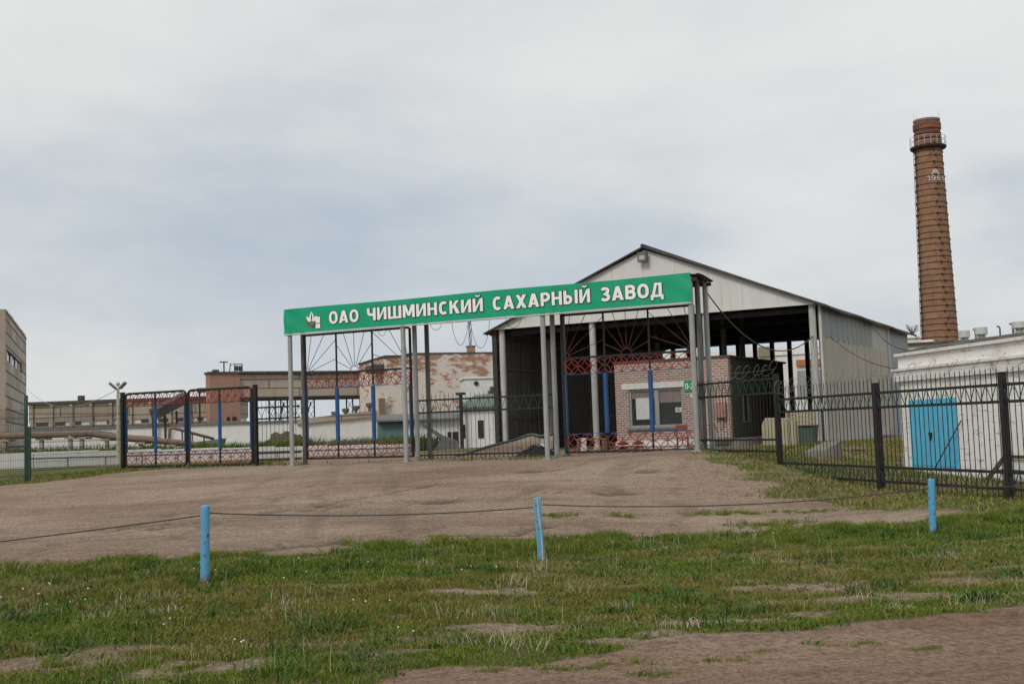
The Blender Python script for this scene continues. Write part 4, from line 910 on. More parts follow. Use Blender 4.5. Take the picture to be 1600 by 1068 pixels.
def sag(p, q, s_, n=28): return [p.lerp(q, k/n)-Vector((0, 0, s_*4*(k/n)*(1-k/n))) for k in range(n+1)]
e1 = P(328, 801, 15.0); e1b = P(313, 805, 15); e2 = P(833, 792, 17.0); e2b = P(848, 788, 17); e3 = P(1452, 762, 19.3); e3b = P(1462, 760, 19.3)
e0 = P(-240, 872, 13.6)
cable('barrier_cable', sag(e1b, e0, .02), .0095, M['cable'], 'thin steel barrier cable running off from the round blue post over open dirt')
cable('barrier_cable', sag(e1, e2, .07), .0095, M['cable'], 'thin steel barrier cable strung between the round and leaning blue posts')
cable('barrier_cable', sag(e2b, e3, .13), .0095, M['cable'], 'thin steel barrier cable strung between the leaning post and the post by the railing')
cable('barrier_cable', sag(e3b, P(1840, 745, 21.6), .06), .0095, M['cable'], 'thin steel barrier cable continuing past the railing from the last blue post')

# ------------------------------------------------------------------ open gabled shed
FS = Frame(787, 690, 50.4, -28); FS.o.z = 1.0
sx = [FS.hit(p, 600)[0] for p in (787, 929, 1107, 1275)]; WS, LS, EV, AP = FS.hit(1280, 600)[0], 20.6, FS.hit(1277, 473)[1], FS.hit(1006, 388)[1]
XA = WS/2+.12
shed = thing('open_shed', 'large open fronted gabled shed with white gable and corrugated side', 'shed', FS.o, FS.a)
for x in sx:
    z0 = gz(0, 0)*0+h1(*FS.w(x, 0)[:2])-1.0; MB().cyl((x, 0, z0-.3), (x, 0, EV-.02), .135, n=18).cyl((x, 0, EV*.57), (x, 0, EV*.57+.05), .142, n=18).build('column', M['column'], shed, smooth=True)
OV = .62; sl1 = (AP-EV)/XA; sl2 = (AP-EV)/(WS-XA)
MB().prism([(-.30, EV-.30*sl1*.2-.02), (WS+.08, EV-.02), (WS+.08, EV+.02), (XA, AP-.10), (-.30, EV+.0)], -.22, -.16).build('gable', M['sheet'], shed)
for k in range(1, 10):
    x = WS*k/10; mb = MB(); zt = (EV+(x)*sl1 if x < XA else EV+(WS-x)*sl2)-.14; mb.box(x-.007, x+.007, -.226, -.219, EV+.0, zt); mb.build('gable_seam', M['clad_light'], shed)
MB().box(-.25, WS+.02, -.235, -.222, EV-.06, EV+.03).build('gable_trim', M['sheet'], shed)
def roofside(x_e, x_r, name):
    mb = MB(); n_ = 260
    def f(u, v):
        x = x_r+(x_e-x_r)*v; y = -.42+(LS+.9)*u; run = abs(x-x_r); s_ = sl1 if x_e < x_r else sl2
        return (x, y, AP-run*s_+.05+.022*math.sin(y*2*PI/.19*.5)+.03*math.sin(y*.9+v*2)*v)
    mb.grid(f, n_, 5); o1 = len(mb.v); mb.add([(a, b_, c-.07) for a, b_, c in mb.v], [tuple(reversed(q)) for q in mb.f]); nu = n_+1
    for j in (0, 5):
        for i in range(n_): a = j*nu+i; mb.f.append((a, a+1, a+1+o1, a+o1))
    for i in (0, n_):
        for j in range(5): a = j*nu+i; b_ = a+nu; mb.f.append((a, b_, b_+o1, a+o1))
    return mb.build(name, M['roofsheet'], shed)
roofside(-OV, XA, 'roof'); roofside(WS+OV*.75, XA, 'roof')
MB().tube([(XA, -.45, AP+.04), (XA, LS+.5, AP+.04)], .09, 8).build('ridge_cap', M['roofsheet'], shed, smooth=True)
for y in (0.35, 5.2, 10.3, 15.4):                                # dark steel trusses
    mb = MB(); mb.beam((.1, y, EV-.22), (WS-.1, y, EV-.22), .14, .18); mb.beam((.1, y, EV-.10), (XA, y, AP-.25), .12, .14); mb.beam((XA, y, AP-.25), (WS-.1, y, EV-.10), .12, .14)
    for k in range(1, 8):
        xa_, xb_ = WS*k/8, WS*(k+.5)/8; zt = lambda x: (EV-.1+x*sl1*.97 if x < XA else EV-.1+(WS-x)*sl2*.97)-.15
        mb.beam((xa_, y, EV-.13), (xa_, y, zt(xa_)), .07); mb.beam((xa_, y, EV-.13), (xb_, y, zt(xb_)), .05)
    mb.build('roof_truss', M['dsteel'], shed)
mb = MB()
for k in range(1, 7):
    for s_ in (0, 1):
        x = XA*k/7 if not s_ else XA+(WS-XA)*k/7; z = (EV+x*sl1 if not s_ else EV+(WS-x)*sl2)-.10; mb.box(x-.05, x+.05, .1, LS-.2, z-.08, z)
mb.build('purlin', M['dsteel'], shed)
# left side wall, closed with sheet; its girts and stanchions show inside
def corr(x, y0, y1, z0, z1, pitch=.2, amp=.018, th=.03, side=1):
    n_ = max(4, int((y1-y0)/pitch*4)); mb = MB()
    prof = [0, 1, 1, 0]
    pts = [(x+side*amp*prof[i % 4], y0+(y1-y0)*i/n_) for i in range(n_+1)]; back = [(a-side*th, b_) for a, b_ in pts]; k = n_+1
    vs = [(a, b_, z0) for a, b_ in pts]+[(a, b_, z1) for a, b_ in pts]+[(a, b_, z0) for a, b_ in back]+[(a, b_, z1) for a, b_ in back]
    fs = []
    for i in range(n_): fs += [(i, i+1, k+i+1, k+i), (2*k+i, 3*k+i, 3*k+i+1, 2*k+i+1), (i, 2*k+i, 2*k+i+1, i+1), (k+i, k+i+1, 3*k+i+1, 3*k+i)]
    fs += [(0, k, 3*k, 2*k), (n_, 2*k+n_, 3*k+n_, k+n_)]
    return mb.add(vs, fs)
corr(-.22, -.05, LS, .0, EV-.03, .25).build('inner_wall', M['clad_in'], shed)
mb = MB()
for z in (.7, 1.55, 3.7, 4.9): mb.box(-.19, -.10, .02, LS-.05, z-.05, z+.05)
mb.build('wall_girt', M['pipe_dark'], shed)
MB().box(-.34, -.12, -.14, -.055, -.1, EV-.04).build('corner_trim', M['under'], shed)
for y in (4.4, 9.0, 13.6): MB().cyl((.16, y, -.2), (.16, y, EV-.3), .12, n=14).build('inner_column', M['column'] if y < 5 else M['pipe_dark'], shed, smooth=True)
for px, D in ((1134, 53), (1163, 57), (1029, 58)):
    q = P(px, 600, D)-FS.o; lx, ly = q.dot(FS.u), q.dot(FS.n); zc = EV+(lx*sl1 if lx < XA else (WS-lx)*sl2)-.2; MB().cyl((lx, ly, -.2), (lx, ly, zc), .13, n=14).build('inner_column', M['pipe'], shed, smooth=True)
# right side wall: three cladding stretches
yb1, yb2 = 10.5, 14.2
def sidewall(y0, y1, z0, z1, nm, mt, pitch=.5, amp=.03): return corr(WS+.08, y0, y1, z0, z1, pitch, amp).build(nm, M[mt], shed)
lb = sidewall(.15, yb2, .55, 4.22, 'lower_cladding', 'clad_beige', 1.05, .045)
corr(WS+.10, .3, yb2-.1, -.15, .57, 1.05, .03).build('foot_cladding', M['clad_light'], shed)
sidewall(.15, yb1, 4.18, EV-.02, 'upper_cladding', 'clad_grey', .95, .05)
corr(WS+.085, yb1+.02, yb2, 4.05, EV-.02, 1.2, .02).build('pale_cladding', M['clad_light'], shed)
MB().box(WS+.10, WS+.18, yb2+.02, yb2+.16, -.1, EV-.03).build('pale_batten', M['white'], shed)
corr(WS+.05, yb2+.18, LS, -.1, EV-.02, 1.6, .012).build('far_cladding', M['clad_blue'], shed)
MB().cyl((WS+.16, .02, -.1), (WS+.16, .02, EV-.05), .055, n=12).build('downpipe', M['vent'], shed, smooth=True)
MB().box(WS+.06, WS+.13, .06, .14, -.1, EV-.03).build('corner_batten', M['rust'], shed)
mb = MB()
for k in range(14):                                                     # close-set dark posts across the open back
    x = .5+k*(WS-.9)/13; mb2 = MB().box(x-.11, x+.11, LS-.25, LS-.02, -.3, EV-.01); mb2.build('back_post', M['dsteel'], shed)
MB().prism([(-.2, EV-.04), (WS, EV-.04), (WS, EV), (XA, AP-.12), (-.2, EV)], LS+.0, LS+.06).build('back_gable', M['under'], shed)
mb = MB(); mb.beam((WS*.63, LS-.4, .6), (WS*.73, LS-.4, EV-.5), .06); mb.beam((WS*.80, LS-.4, .6), (WS*.72, LS-.4, EV-.5), .06); mb.beam((WS*.88, LS-.4, 2.4), (WS*.99, LS-.4, EV-1.1), .05); mb.build('wind_brace', M['dsteel'], shed)
fl = MB().box(XA-.2, XA+.2, -.55, -.36, AP-.62, AP-.22); fo = fl.build('floodlight', M['lamp'], shed, bevel=.02)
MB().prism([(XA-.12, AP-.54), (XA+.12, AP-.54), (XA+.12, AP-.36), (XA-.12, AP-.36)], -.56, -.552).build('lens', M['lens'], fo)
MB().beam((XA, -.36, AP-.4), (XA, -.225, AP-.35), .05).build('bracket', M['lamp'], fo)

# ------------------------------------------------------------------ brick gatehouse inside the shed mouth
FH = Frame(965, 700, 47.3, -28); FH.o.z = h1(FH.o.x, FH.o.y)-.05
hw = FH.hit(1140, 620)[0]; ht = FH.hit(1000, 566)[1]; hd = 8.2
hut = thing('brick_hut', 'small brown brick gatehouse with curtained window under the shed', 'hut', FH.o, FH.a)
hx = lambda px, py=640: FH.hit(px, py)[0]
hz = lambda px, py: FH.hit(px, py)[1]
wx0, wx1, wz0, wz1 = hx(983), hx(1067.5), hz(1025, 667), hz(1025, 605)
zp = hz(1025, 688)
mb = MB(); mb.box(0, wx0, 0, .3, zp, ht); mb.box(wx1, hw, 0, .3, zp, ht); mb.box(wx0, wx1, 0, .3, zp, wz0); mb.box(wx0, wx1, 0, .3, wz1, ht)
sy = [(1.4, 2.9), (3.3, 6.2)]
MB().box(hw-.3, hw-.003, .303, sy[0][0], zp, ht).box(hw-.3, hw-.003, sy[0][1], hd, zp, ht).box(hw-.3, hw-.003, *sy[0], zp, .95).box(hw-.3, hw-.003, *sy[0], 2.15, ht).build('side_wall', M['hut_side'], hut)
mb.box(0, .3, .3, hd, zp, ht); mb.box(.3, hw-.3, hd-.3, hd, zp, ht); mb.build('brick_wall', M['hut'], hut)
MB().box(-.06, hw+.06, -.06, hd+.06, -.5, zp-.003).build('plinth', M['white'], hut, bevel=.015)
MB().box(-.02, hw-.1, -.075, -.062, zp-.26, zp-.21).build('plinth_line', M['conc'], hut)
MB().box(-.04, hw+.10, -.05, hd+.15, ht+.003, ht+.08).build('roof', M['roofdark'], hut)
MB().box(wx0-.28, wx1+.14, -.03, .05, wz1-.03, wz1+.21).build('lintel', M['white'], hut)
win = MB(); mid = hx(1026)
win.box(wx0, wx0+.09, .06, .16, wz0, wz1-.035); win.box(wx1-.09, wx1, .06, .16, wz0, wz1-.035); win.box(mid-.09, mid+.09, .05, .17, wz0+.10, wz1-.135); win.box(wx0+.093, wx1-.093, .06, .16, wz1-.13, wz1-.035); win.box(wx0+.093, wx1-.093, .06, .16, wz0, wz0+.095)
wf = win.build('window', M['frame_grey'], hut)
MB().box(wx0-.1, wx1+.08, -.09, .055, wz0-.09, wz0-.003).build('sill', M['conc'], wf)
MB().box(wx0+.05, wx1-.05, .12, .13, wz0+.05, wz1-.06).build('pane', M['glass'], wf)
for xa_, xb_, zb_ in ((wx0+.1, mid-.1, wz1-.42), (mid+.1, wx1-.1, wz1-.62)):
    MB().grid(lambda u, v: (xa_+(xb_-xa_)*u, .112+.005*math.sin(u*40), zb_+(wz1-.14-zb_)*v), 60, 2).build('curtain', M['curtain'], wf)
nx0, nx1 = hx(992.5), hx(1013.5); MB().box(nx0, nx1, .098, .104, hz(1003, 655), hz(1003, 621.5)).build('notice', M['paper'], wf)
nx0, nx1 = hx(1054), hx(1063.5); nz0, nz1 = hz(1059, 643.5), hz(1059, 636); MB().box(nx0, nx1, .098, .104, nz0, nz1).build('small_notice', M['paper_y'], wf)
mb = MB(); 
for k in range(4): mb.box(nx0+.05, nx1-.05-.02*(k % 2), .0945, .0975, nz0+.04+k*.035, nz0+.055+k*.035)
mb.build('notice_lines', M['ink'], wf)
gx0, gx1, gz0, gz1 = hx(1071), hx(1086.5), hz(1078, 611.5), hz(1078, 594.5)
sg = MB().box(gx0, gx1, -.03, -.003, gz0, gz1).build('number_sign', M['sign_green'], hut)
a = text_mesh('П-2'); a.v = fit(a, gx0+.05, gx1-.05, gz0+.10, gz1-.10, -.033); a.build('number_lettering', M['letter'], sg)
MB().cyl(((gx0+gx1)/2+.12, -.04, gz0-.17), ((gx0+gx1)/2+.12, -.003, gz0-.17), .09, n=20).build('bell', M['white'], hut, smooth=True)
MB().box(hx(1119), hx(1136), -.20, -.003, hz(1127, 652), hz(1127, 627.5)).build('meter_box', M['meter'], hut, bevel=.01)
mb = MB()
xo = hx(1128); mb.tube([(xo+.2*math.sin(k*.5)*(.6), -.08, hz(1127, 653)-k*.055) for k in range(9)], .014, 5); mb.tube([(xo-.5, -.03, ht-.3), (xo-.48, -.04, 1.3), (xo-.2, -.05, .6)], .016, 5); mb.build('wiring', M['cable'], hut)
sw = MB()
for z in (.95, 2.1): sw.box(hw-.2, hw-.1, sy[0][0], sy[0][1], z, z+.05)
for y in (sy[0][0], (sum(sy[0]))/2-.02, sy[0][1]-.05): sw.box(hw-.2, hw-.1, y, y+.05, 1.002, 2.098)
so_ = sw.build('side_window', M['frame_grey'], hut); MB().box(hw-.16, hw-.15, sy[0][0], sy[0][1], .97, 2.12).build('side_pane', M['glass'], so_)
MB().box(hw-.02, hw+.012, 4.2, 5.3, .1, 2.15).build('side_door', M['darkwood'], hut)
MB().box(hx(1110), hx(1148), -.55, -.065, .28, .40).build('step_slab', M['conc'], hut)

# things standing about the hut
p = FH.w(hx(984), -.9); pz = h1(p.x, p.y)
t = thing('wooden_pallet', 'red stained wooden pallets stacked flat against the hut plinth', 'pallet', (p.x, p.y, pz), FH.a)
for lev in (0, 1):
    z = lev*.15
    mb = MB()
    for k in range(5): mb.box(-.72, .72, -.42+k*.19, -.42+k*.19+.12, z+.10, z+.125)
    mb.build('deck', M['redwood'], t)
    mb = MB()
    for x in (-.66, 0, .66):
        mb.box(x-.05, x+.05, -.42, .46, z+.02, z+.097)
    mb.build('runner', M['redwood'], t)
p = FH.w(hx(1078), -1.0); pz = h1(p.x, p.y)
t = thing('old_chair', 'battered red brown chair standing before the hut wall', 'chair', (p.x, p.y, pz), FH.a+R(25))
MB().box(-.23, .23, -.23, .23, .42, .46).build('seat', M['redwood'], t, bevel=.01); MB().box(-.22, .22, .21, .24, .66, .92).build('backrest', M['redwood'], t, bevel=.01)
for x in (-.2, .2):
    for y in (-.2, .2): MB().beam((x, y, 0), (x, y+(.03 if y > 0 else 0), .42 if y < 0 else .95), .03).build('leg', M['dsteel'], t)
p = FG.w(FG.hit(911.5, 690, 3.2)[0], 3.2); pz = h1(p.x, p.y)
t = thing('marker_post', 'stubby white concrete marker post behind the right gate leaf', 'post', (p.x, p.y, pz)); MB().box(-.10, .10, -.10, .10, -.1, .52).build('shaft', M['white'], t, bevel=.015); MB().box(-.12, .12, -.12, .12, -.02, .05).build('foot', M['conc'], t)
q = P(925, 696, 43.5); t = thing('low_table', 'dull wooden bench beside the white marker post', 'bench', (q.x, q.y, h1(q.x, q.y)), FG.a)
MB().box(-.6, .6, -.2, .2, .42, .47).build('seat', M['wood'], t)
for x in (-.5, .5): MB().box(x-.04, x+.04, -.17, .17, 0, .418).build('leg', M['wood'], t)
q = P(1218, 690, 41.5); z0 = h1(q.x, q.y)
t = thing('concrete_block', 'cream painted concrete block with crumbling top beside the shed mouth', 'block', (q.x, q.y, z0), FS.a)
MB().prism([(-.55, -.1), (.42, -.1), (.42, .98), (-.40, 1.02), (-.47, .92), (-.55, .72)], -.3, .3).build('block', M['yelblock'], t, bevel=.02)
MB().box(.425, .62, -.2, .3, -.1, .9).build('end_pier', M['yelblock'], t, bevel=.02)
q = P(1256, 688, 43); z0 = h1(q.x, q.y)
t = thing('metal_bin', 'dark lidded metal bin beside the cream block at the shed corner', 'bin', (q.x, q.y, z0), FS.a)
MB().prism([(-.42, 0), (.42, 0), (.48, .62), (-.48, .62)], -.35, .35).build('body', M['steeldark'], t, bevel=.01); MB().box(-.5, .5, -.38, .38, .623, .68).build('lid', M['dsteel'], t)
q = P(1262, 672, 46.5); z0 = h1(q.x, q.y)
t = thing('plank_crate', 'olive brown plank crate standing behind the dark bin', 'crate', (q.x, q.y, z0), FS.a)
mb = MB()
for k in range(7): mb.box(-.7, .7, -.4, .4, .02+k*.18, .02+k*.18+.165)
mb.build('planks', M['yelblock'], t); mb = MB()
for x in (-.66, .66): mb.box(x-.05, x+.05, -.44, -.403, 0, 1.3)
mb.build('cleat', M['wood'], t)
def slab(name, px, py, D, L_, W_, Hh, rz, tilt, label, mat, cat, seed):
    q = P(px, py, D); z0 = h1(q.x, q.y); rr = random.Random(seed); t = thing(name, label, cat, (q.x, q.y, z0), rz)
    mb = MB(); n_ = 12; ring = [(L_/2*math.cos(2*PI*k/n_)*(.85+.3*rr.random()), W_/2*math.sin(2*PI*k/n_)*(.85+.3*rr.random())) for k in range(n_)]
    lo = [(x, y, -.08) for x, y in ring]; hi = [(x*.9, y*.85, Hh*(.55+.25*rr.random())+x*tilt) for x, y in ring]; mb.add(lo+hi+[(0, 0, Hh)], [(k, (k+1) % n_, n_+(k+1) % n_, n_+k) for k in range(n_)]+[(n_+k, n_+(k+1) % n_, 2*n_) for k in range(n_)])
    mb.build('slab', mat, t, bevel=.02); return t
slab('broken_slab', 1288, 716, 35.5, 1.25, .8, .46, .5, .22, 'broken grey concrete lump lying tilted on the grass', M['conc'], 'concrete lump', 3)
t = thing('plank_heap', 'loose weathered boards lying on the grass by the corrugated wall', 'boards', P(1322, 702, 39).xy.to_3d()+Vector((0, 0, h1(*P(1322, 702, 39)[:2]))), R(-20))
for k in range(4): MB().box(-.9+.1*k, .8-.15*k, -.3+k*.17, -.18+k*.17, .02+.01*k, .05+.01*k).build('board', M['wood'], t)
t = thing('plank_heap', 'short pale boards lying at the far foot of the corrugated wall', 'boards', P(1392, 681, 52).xy.to_3d()+Vector((0, 0, h1(*P(1392, 681, 52)[:2]))), R(-40))
for k in range(3): MB().box(-.9+.1*k, .8-.15*k, -.3+k*.2, -.16+k*.2, .03, .09+.02*k).build('board', M['stone'], t)

# earth ramp up to the shed with its pipe kerb, and the junk by the middle gateway columns
r0, r1, r2, r3 = P(716, 707, 42), P(864, 706, 41), P(864, 683.5, 47), P(815, 683.5, 48)
rm = MB(); zz = lambda p: h1(p.x, p.y)
def rampf(u, v):
    a = r0.lerp(r1, u); b_ = r3.lerp(r2, u); q = a.lerp(b_, v); z = zz(q); top = 1.72; 
    e = 1; return (q.x, q.y, z-.04+(top-z)*(v**1.05)*1.0+.05*math.sin(u*9+v*5)*v)
rm.grid(rampf, 24, 12); k = len(rm.v)
o = rm.build('earth_ramp', gm_); o['kind'] = 'structure'; o['label'] = 'brown earth ramp rising into the shed'
a_ = o.data.attributes.new('cover', 'FLOAT', 'POINT'); a_ = o.data.attributes.new('road', 'FLOAT', 'POINT'); a_ = o.data.attributes.new('damp_and_shade', 'FLOAT', 'POINT'); a_ = o.data.attributes.new('green', 'FLOAT', 'POINT')
kb = [Vector(rampf(0, v/10))+Vector((-.05, 0, .03)) for v in range(11)]+[Vector(rampf(u/5, 1))+Vector((0, .1, .08)) for u in range(1, 6)]
cable('kerb_pipe', kb, .06, M['steeldark'], 'dark pipe edging the earth ramp behind the middle railing', 'pipe', 10)
q = P(838, 707, 39.6); z0 = h1(q.x, q.y); rr = random.Random(12)
t = thing('scrap_heap', 'low dark heap of rubber and sheet scrap behind the middle gateway columns', 'scrap heap', (q.x, q.y, z0), R(10))
def dome(u, v): r = v*.62; a = 2*PI*u; k = 1-v**1.6; return (r*1.25*math.cos(a), r*.8*math.sin(a), -.03+.36*k*(1+.45*float(vnoise(np.array(3+r*math.cos(a)), np.array(4+r*math.sin(a)), .16, 17))-.2))
MB().grid(dome, 28, 10).build('rubber_scrap', M['rubber'], t)
for k in range(7):
    a = rr.uniform(0, 6.3); c = Vector((.45*math.cos(a), .3*math.sin(a), .16+.1*rr.random())); v = Vector((rr.uniform(-.4, .4), rr.uniform(-.25, .25), rr.uniform(-.12, .2))); MB().beam(c-v, c+v, .12, .02).build('metal_strip', M['dsteel'] if k % 2 else M['lamp'], t)
q = P(849, 699, 40.0); z0 = h1(q.x, q.y)
t = thing('rubbish_sack', 'crumpled white sack lying against the dark scrap heap', 'sack', (q.x, q.y, z0))
rr = random.Random(5); mb = MB(); mb.lathe([(.05, 0), (.22, .02), (.27, .14), (.24, .28), (.12, .38), (.05, .42)], 14); mb.v = [(x*(1+rr.uniform(-.15, .15)), y*(1+rr.uniform(-.15, .15)), z*(1+rr.uniform(-.08, .08))) for x, y, z in mb.v]; mb.build('bag', M['sack'], t, smooth=True); MB().cyl((0, 0, .40), (.03, .02, .50), .05, .09).build('neck', M['sack'], t)

# ------------------------------------------------------------------ whitewashed garage with the blue door
FW = Frame(1413, 733, 33.5, -80.6); FW.o.z = .42
wt = FW.hit(1413, 556)[1]; gl, gd = 10.5, 9.0
dx0, dx1, dz0, dz1 = FW.hit(1427, 700)[0], FW.hit(1496, 700)[0], FW.hit(1460, 733)[1], FW.hit(1460, 626)[1]
gar = thing('white_garage', 'low whitewashed brick garage with bright blue double door', 'garage', FW.o, FW.a)
mb = MB(); mb.box(0, dx0, 0, .35, -.3, wt); mb.box(dx1, gl, 0, .35, -.3, wt); mb.box(dx0, dx1, 0, .35, dz1, wt); mb.box(dx0, dx1, 0, .35, -.3, dz0)
mb.box(0, .35, .35, gd, -.3, wt); mb.box(gl-.35, gl, .35, gd, -.3, wt); mb.box(.35, gl-.35, gd-.35, gd, -.3, wt); mb.build('wall', M['whitewash'], gar)
cz = FW.hit(1405, 580)[1]
MB().box(-.12, gl+.1, -.10, -.003, cz-.30, cz).box(-.12, -.003, -.003+.006, gd, cz-.30, cz).box(-.16, gl+.1, -.15, -.003, cz+.003, cz+.07).build('cornice', M['cornice'], gar)
MB().box(-.06, gl+.1, -.09, .4, wt+.003, wt+.09).box(-.06, .35, .403, gd, wt+.003, wt+.09).build('cornice', M['cornice'], gar)
def groof(u, v): x = -.1+(gl+.2)*u; y = -.02+gd*v; return (x, y, wt+.11+.78*v**.7+.02*math.sin(x*5.3)+.015*math.sin(x*13+y*4))
mb = MB().grid(groof, 60, 10); kk = len(mb.v); mb.add([(a, b_, wt+.095) for a, b_, c in mb.v], [tuple(reversed(f)) for f in mb.f])
for j in (0, 10):
    for i in range(60): a = j*61+i; mb.f.append((a, a+1, a+1+kk, a+kk))
for i in (0, 60):
    for j in range(10): a = j*61+i; mb.f.append((a, a+61, a+61+kk, a+kk))
mb.build('roof', M['felt'], gar)
dm = (dx0+dx1)/2
for xa_, xb_, lab in ((dx0+.02, dm-.006, None), (dm+.006, dx1-.02, None)):
    d_ = MB().box(xa_, xb_, -.03, .03, dz0+.03, dz1-.02)
    for k in range(5): d_.box(xa_+.03+(xb_-xa_-.06)*k/5, xa_+.03+(xb_-xa_-.06)*(k+.86)/5, -.045, -.0305, dz0+.10, dz1-.09)
    do = d_.build('door', M['door_blue'], gar)
    hm = MB()
    for z in (dz0+.3, dz1-.3):
        xe = xa_ if xa_ < dm-.1 else xb_-.3; hm.box(xe, xe+.3, -.052, -.0455, z-.025, z+.025)
    hm.build('hinge', M['door_blue'], do)
    if xa_ < dm-.1: MB().box(dm-.12, dm+.0, -.09, -.05, dz0+.92, dz0+1.02).box(dm-.10, dm-.04, -.085, -.055, dz0+.80, dz0+.917).build('padlock', M['dsteel'], do)
MB().box(dx0-.08, dx0+.017, -.02, .05, dz0, dz1+.06).box(dx1-.017, dx1+.08, -.02, .05, dz0, dz1+.06).box(dx0+.02, dx1-.02, -.02, .05, dz1-.015, dz1+.06).build('door_frame', M['door_blue'], gar)
MB().beam((dx1-.75, -.30, dz0), (dx1+.35, -.05, dz1-.55), .024).build('prop_bar', M['darkwood'], gar)
# roof ventilators and pipes on the garage roof, measured from the photograph
def vent(px, py, s_, off):
    x, z = FW.hit(px, py, off); zr = groof((x+.1)/(gl+.2), (off+.02)/gd)[2]
    mb = MB(); h_ = z-zr; mb.lathe([(.13*s_, zr-.05), (.13*s_, zr+h_*.35), (.22*s_, zr+h_*.5), (.30*s_, zr+h_*.52), (.30*s_, z-.02), (.27*s_, z)], 18, (x, off, 0)); o = mb.build('roof_vent', M['vent'], gar, smooth=True)
    mb = MB()
    for k in range(4): mb.beam((x+.30*s_*math.cos(k*PI/2+.4), off+.30*s_*math.sin(k*PI/2+.4), zr+h_*.52), (x+.12*s_*math.cos(k*PI/2+.4), off+.12*s_*math.sin(k*PI/2+.4), zr), .02)
    mb.build('stay', M['vent'], o)
vent(1506, 516, .66, 6.2); vent(1532, 511, .70, 5.0); vent(1592, 502, .72, 4.0)
for px, py, off in ((1562, 509, 5.2), (1582, 505, 4.2), (1524, 514, 5.6)):
    x, z = FW.hit(px, py, off); zr = groof((x+.1)/(gl+.2), (off+.02)/gd)[2]; MB().tube([(x, off, zr-.05), (x, off, z-.08), (x-.04, off, z-.02), (x-.14, off, z)], .03, 7).build('roof_pipe', M['pipe_dark'], gar, smooth=True)
# cellar hatch frame against the garage wall
hx0, hx1 = FW.hit(1537, 725, -.5)[0], FW.hit(1600, 725, -.5)[0]; qw = FW.w(hx0, -.5)
t = thing('cellar_hatch', 'weathered timber hatch frame leaning against the white garage wall', 'hatch frame', (qw.x, qw.y, h1(qw.x, qw.y)), FW.a); Lh = 2.6
MB().beam((0, 0, -.02), (.42, .32, .62), .09).beam((Lh, 0, -.02), (Lh-.1, .32, .62), .09).beam((.40, .33, .62), (Lh-.1, .33, .62), .08).beam((.25, .16, .30), (Lh-.05, .16, .30), .05).beam((0, -.02, .03), (Lh, -.02, .03), .08).build('timber_frame', M['darkwood'], t)
MB().prism([(.45, .02), (Lh-.15, .02), (Lh-.18, .56), (.62, .56)], .36, .38).build('backboard', M['cornice'], t)

# ------------------------------------------------------------------ brick boiler chimney
ct = P(1449.5, 190, 112); cb = P(1467, 533, 112); cxy = ((ct+cb)/2)
DC = 112; cx_ = P(1462, 420, DC).x
zt_ = P(1450, 188, DC).z; zb_ = P(1467, 533, DC).z; r_t, r_b = 19.7*DC/1800, 27.2*DC/1800
rad = lambda z: r_b+(r_t-r_b)*(z-zb_)/(zt_-zb_)
chim = thing('brick_chimney', 'tall tapering round brick chimney with dark hoops and white year', 'chimney', (cx_, DC, 0))
zc1 = P(1452, 222, DC).z
prof = [(rad(-1), -1)]+[(rad(z), z) for z in np.linspace(0, zc1, 14)]
class _: pass
MB().lathe(prof, 48).build('shaft', M['chim'], chim, smooth=True)
MB().lathe([(rad(zc1)+.01, zc1+.003), (rad(zt_)+.0, zt_-1.1), (rad(zt_)+.10, zt_-1.0), (rad(zt_)+.10, zt_-.42), (rad(zt_)-.02, zt_-.40), (rad(zt_)-.02, zt_-.2)], 48).build('head', M['chimcap'], chim, smooth=True)
MB().lathe([(rad(zt_)+.03, zt_-.195), (rad(zt_)+.05, zt_), (rad(zt_)-.25, zt_), (rad(zt_)-.25, zt_-.1)], 48).build('rim', M['conc'], chim, smooth=True)
mb = MB(); z = 1.0; kk = 0
zl_, ze_ = P(1463, 286.5, DC).z, P(1463, 277, DC).z
while z < zc1-.3:
    r = rad(z)
    if zl_-.08 < z < zl_+.62: z = zl_+.60
    if ze_+.1 < z < ze_+.68: z = ze_+.70
    r = rad(z); mb.lathe([(r-.02, z-.035), (r+.03, z-.035), (r+.03, z+.035), (r-.02, z+.035)], 40, cap=False)
    for q_ in (0, 1, 2, 3): a = -PI/2+.15*(kk % 2)+q_*PI/2; mb.box((r+.06)*math.cos(a)-.08, (r+.06)*math.cos(a)+.08, (r+.06)*math.sin(a)-.08, (r+.06)*math.sin(a)+.08, z-.09, z+.09)
    z += .60+.07*math.sin(kk*2.3); kk += 1
mb.build('hoop', M['soot'], chim)
mb = MB()
for z in (zt_-1.5, zt_-2.0): r = rad(z); mb.lathe([(r-.02, z-.05), (r+.05, z-.05), (r+.05, z+.06), (r-.02, z+.06)], 40, cap=False)
mb.build('head_hoop', M['soot'], chim)
zp_ = P(1452, 232, DC).z; r = rad(zp_); ro = 27.5*DC/1800
pl = MB().lathe([(r+.0, zp_-.25), (r+.35, zp_-.1), (ro, zp_), (ro, zp_+.12), (r-.02, zp_+.12)], 36).build('platform', M['soot'], chim)
mb = MB()
for zz_ in (.55, 1.05): mb.tube([(ro*.98*math.cos(2*PI*k/36), ro*.98*math.sin(2*PI*k/36), zp_+zz_) for k in range(36)], .022, 4, True)
for k in range(18): a = 2*PI*k/18; mb.beam((ro*.98*math.cos(a), ro*.98*math.sin(a), zp_+.12), (ro*.98*math.cos(a), ro*.98*math.sin(a), zp_+1.07), .03)
mb.build('guard_rail', M['vent'], pl)
mb = MB()
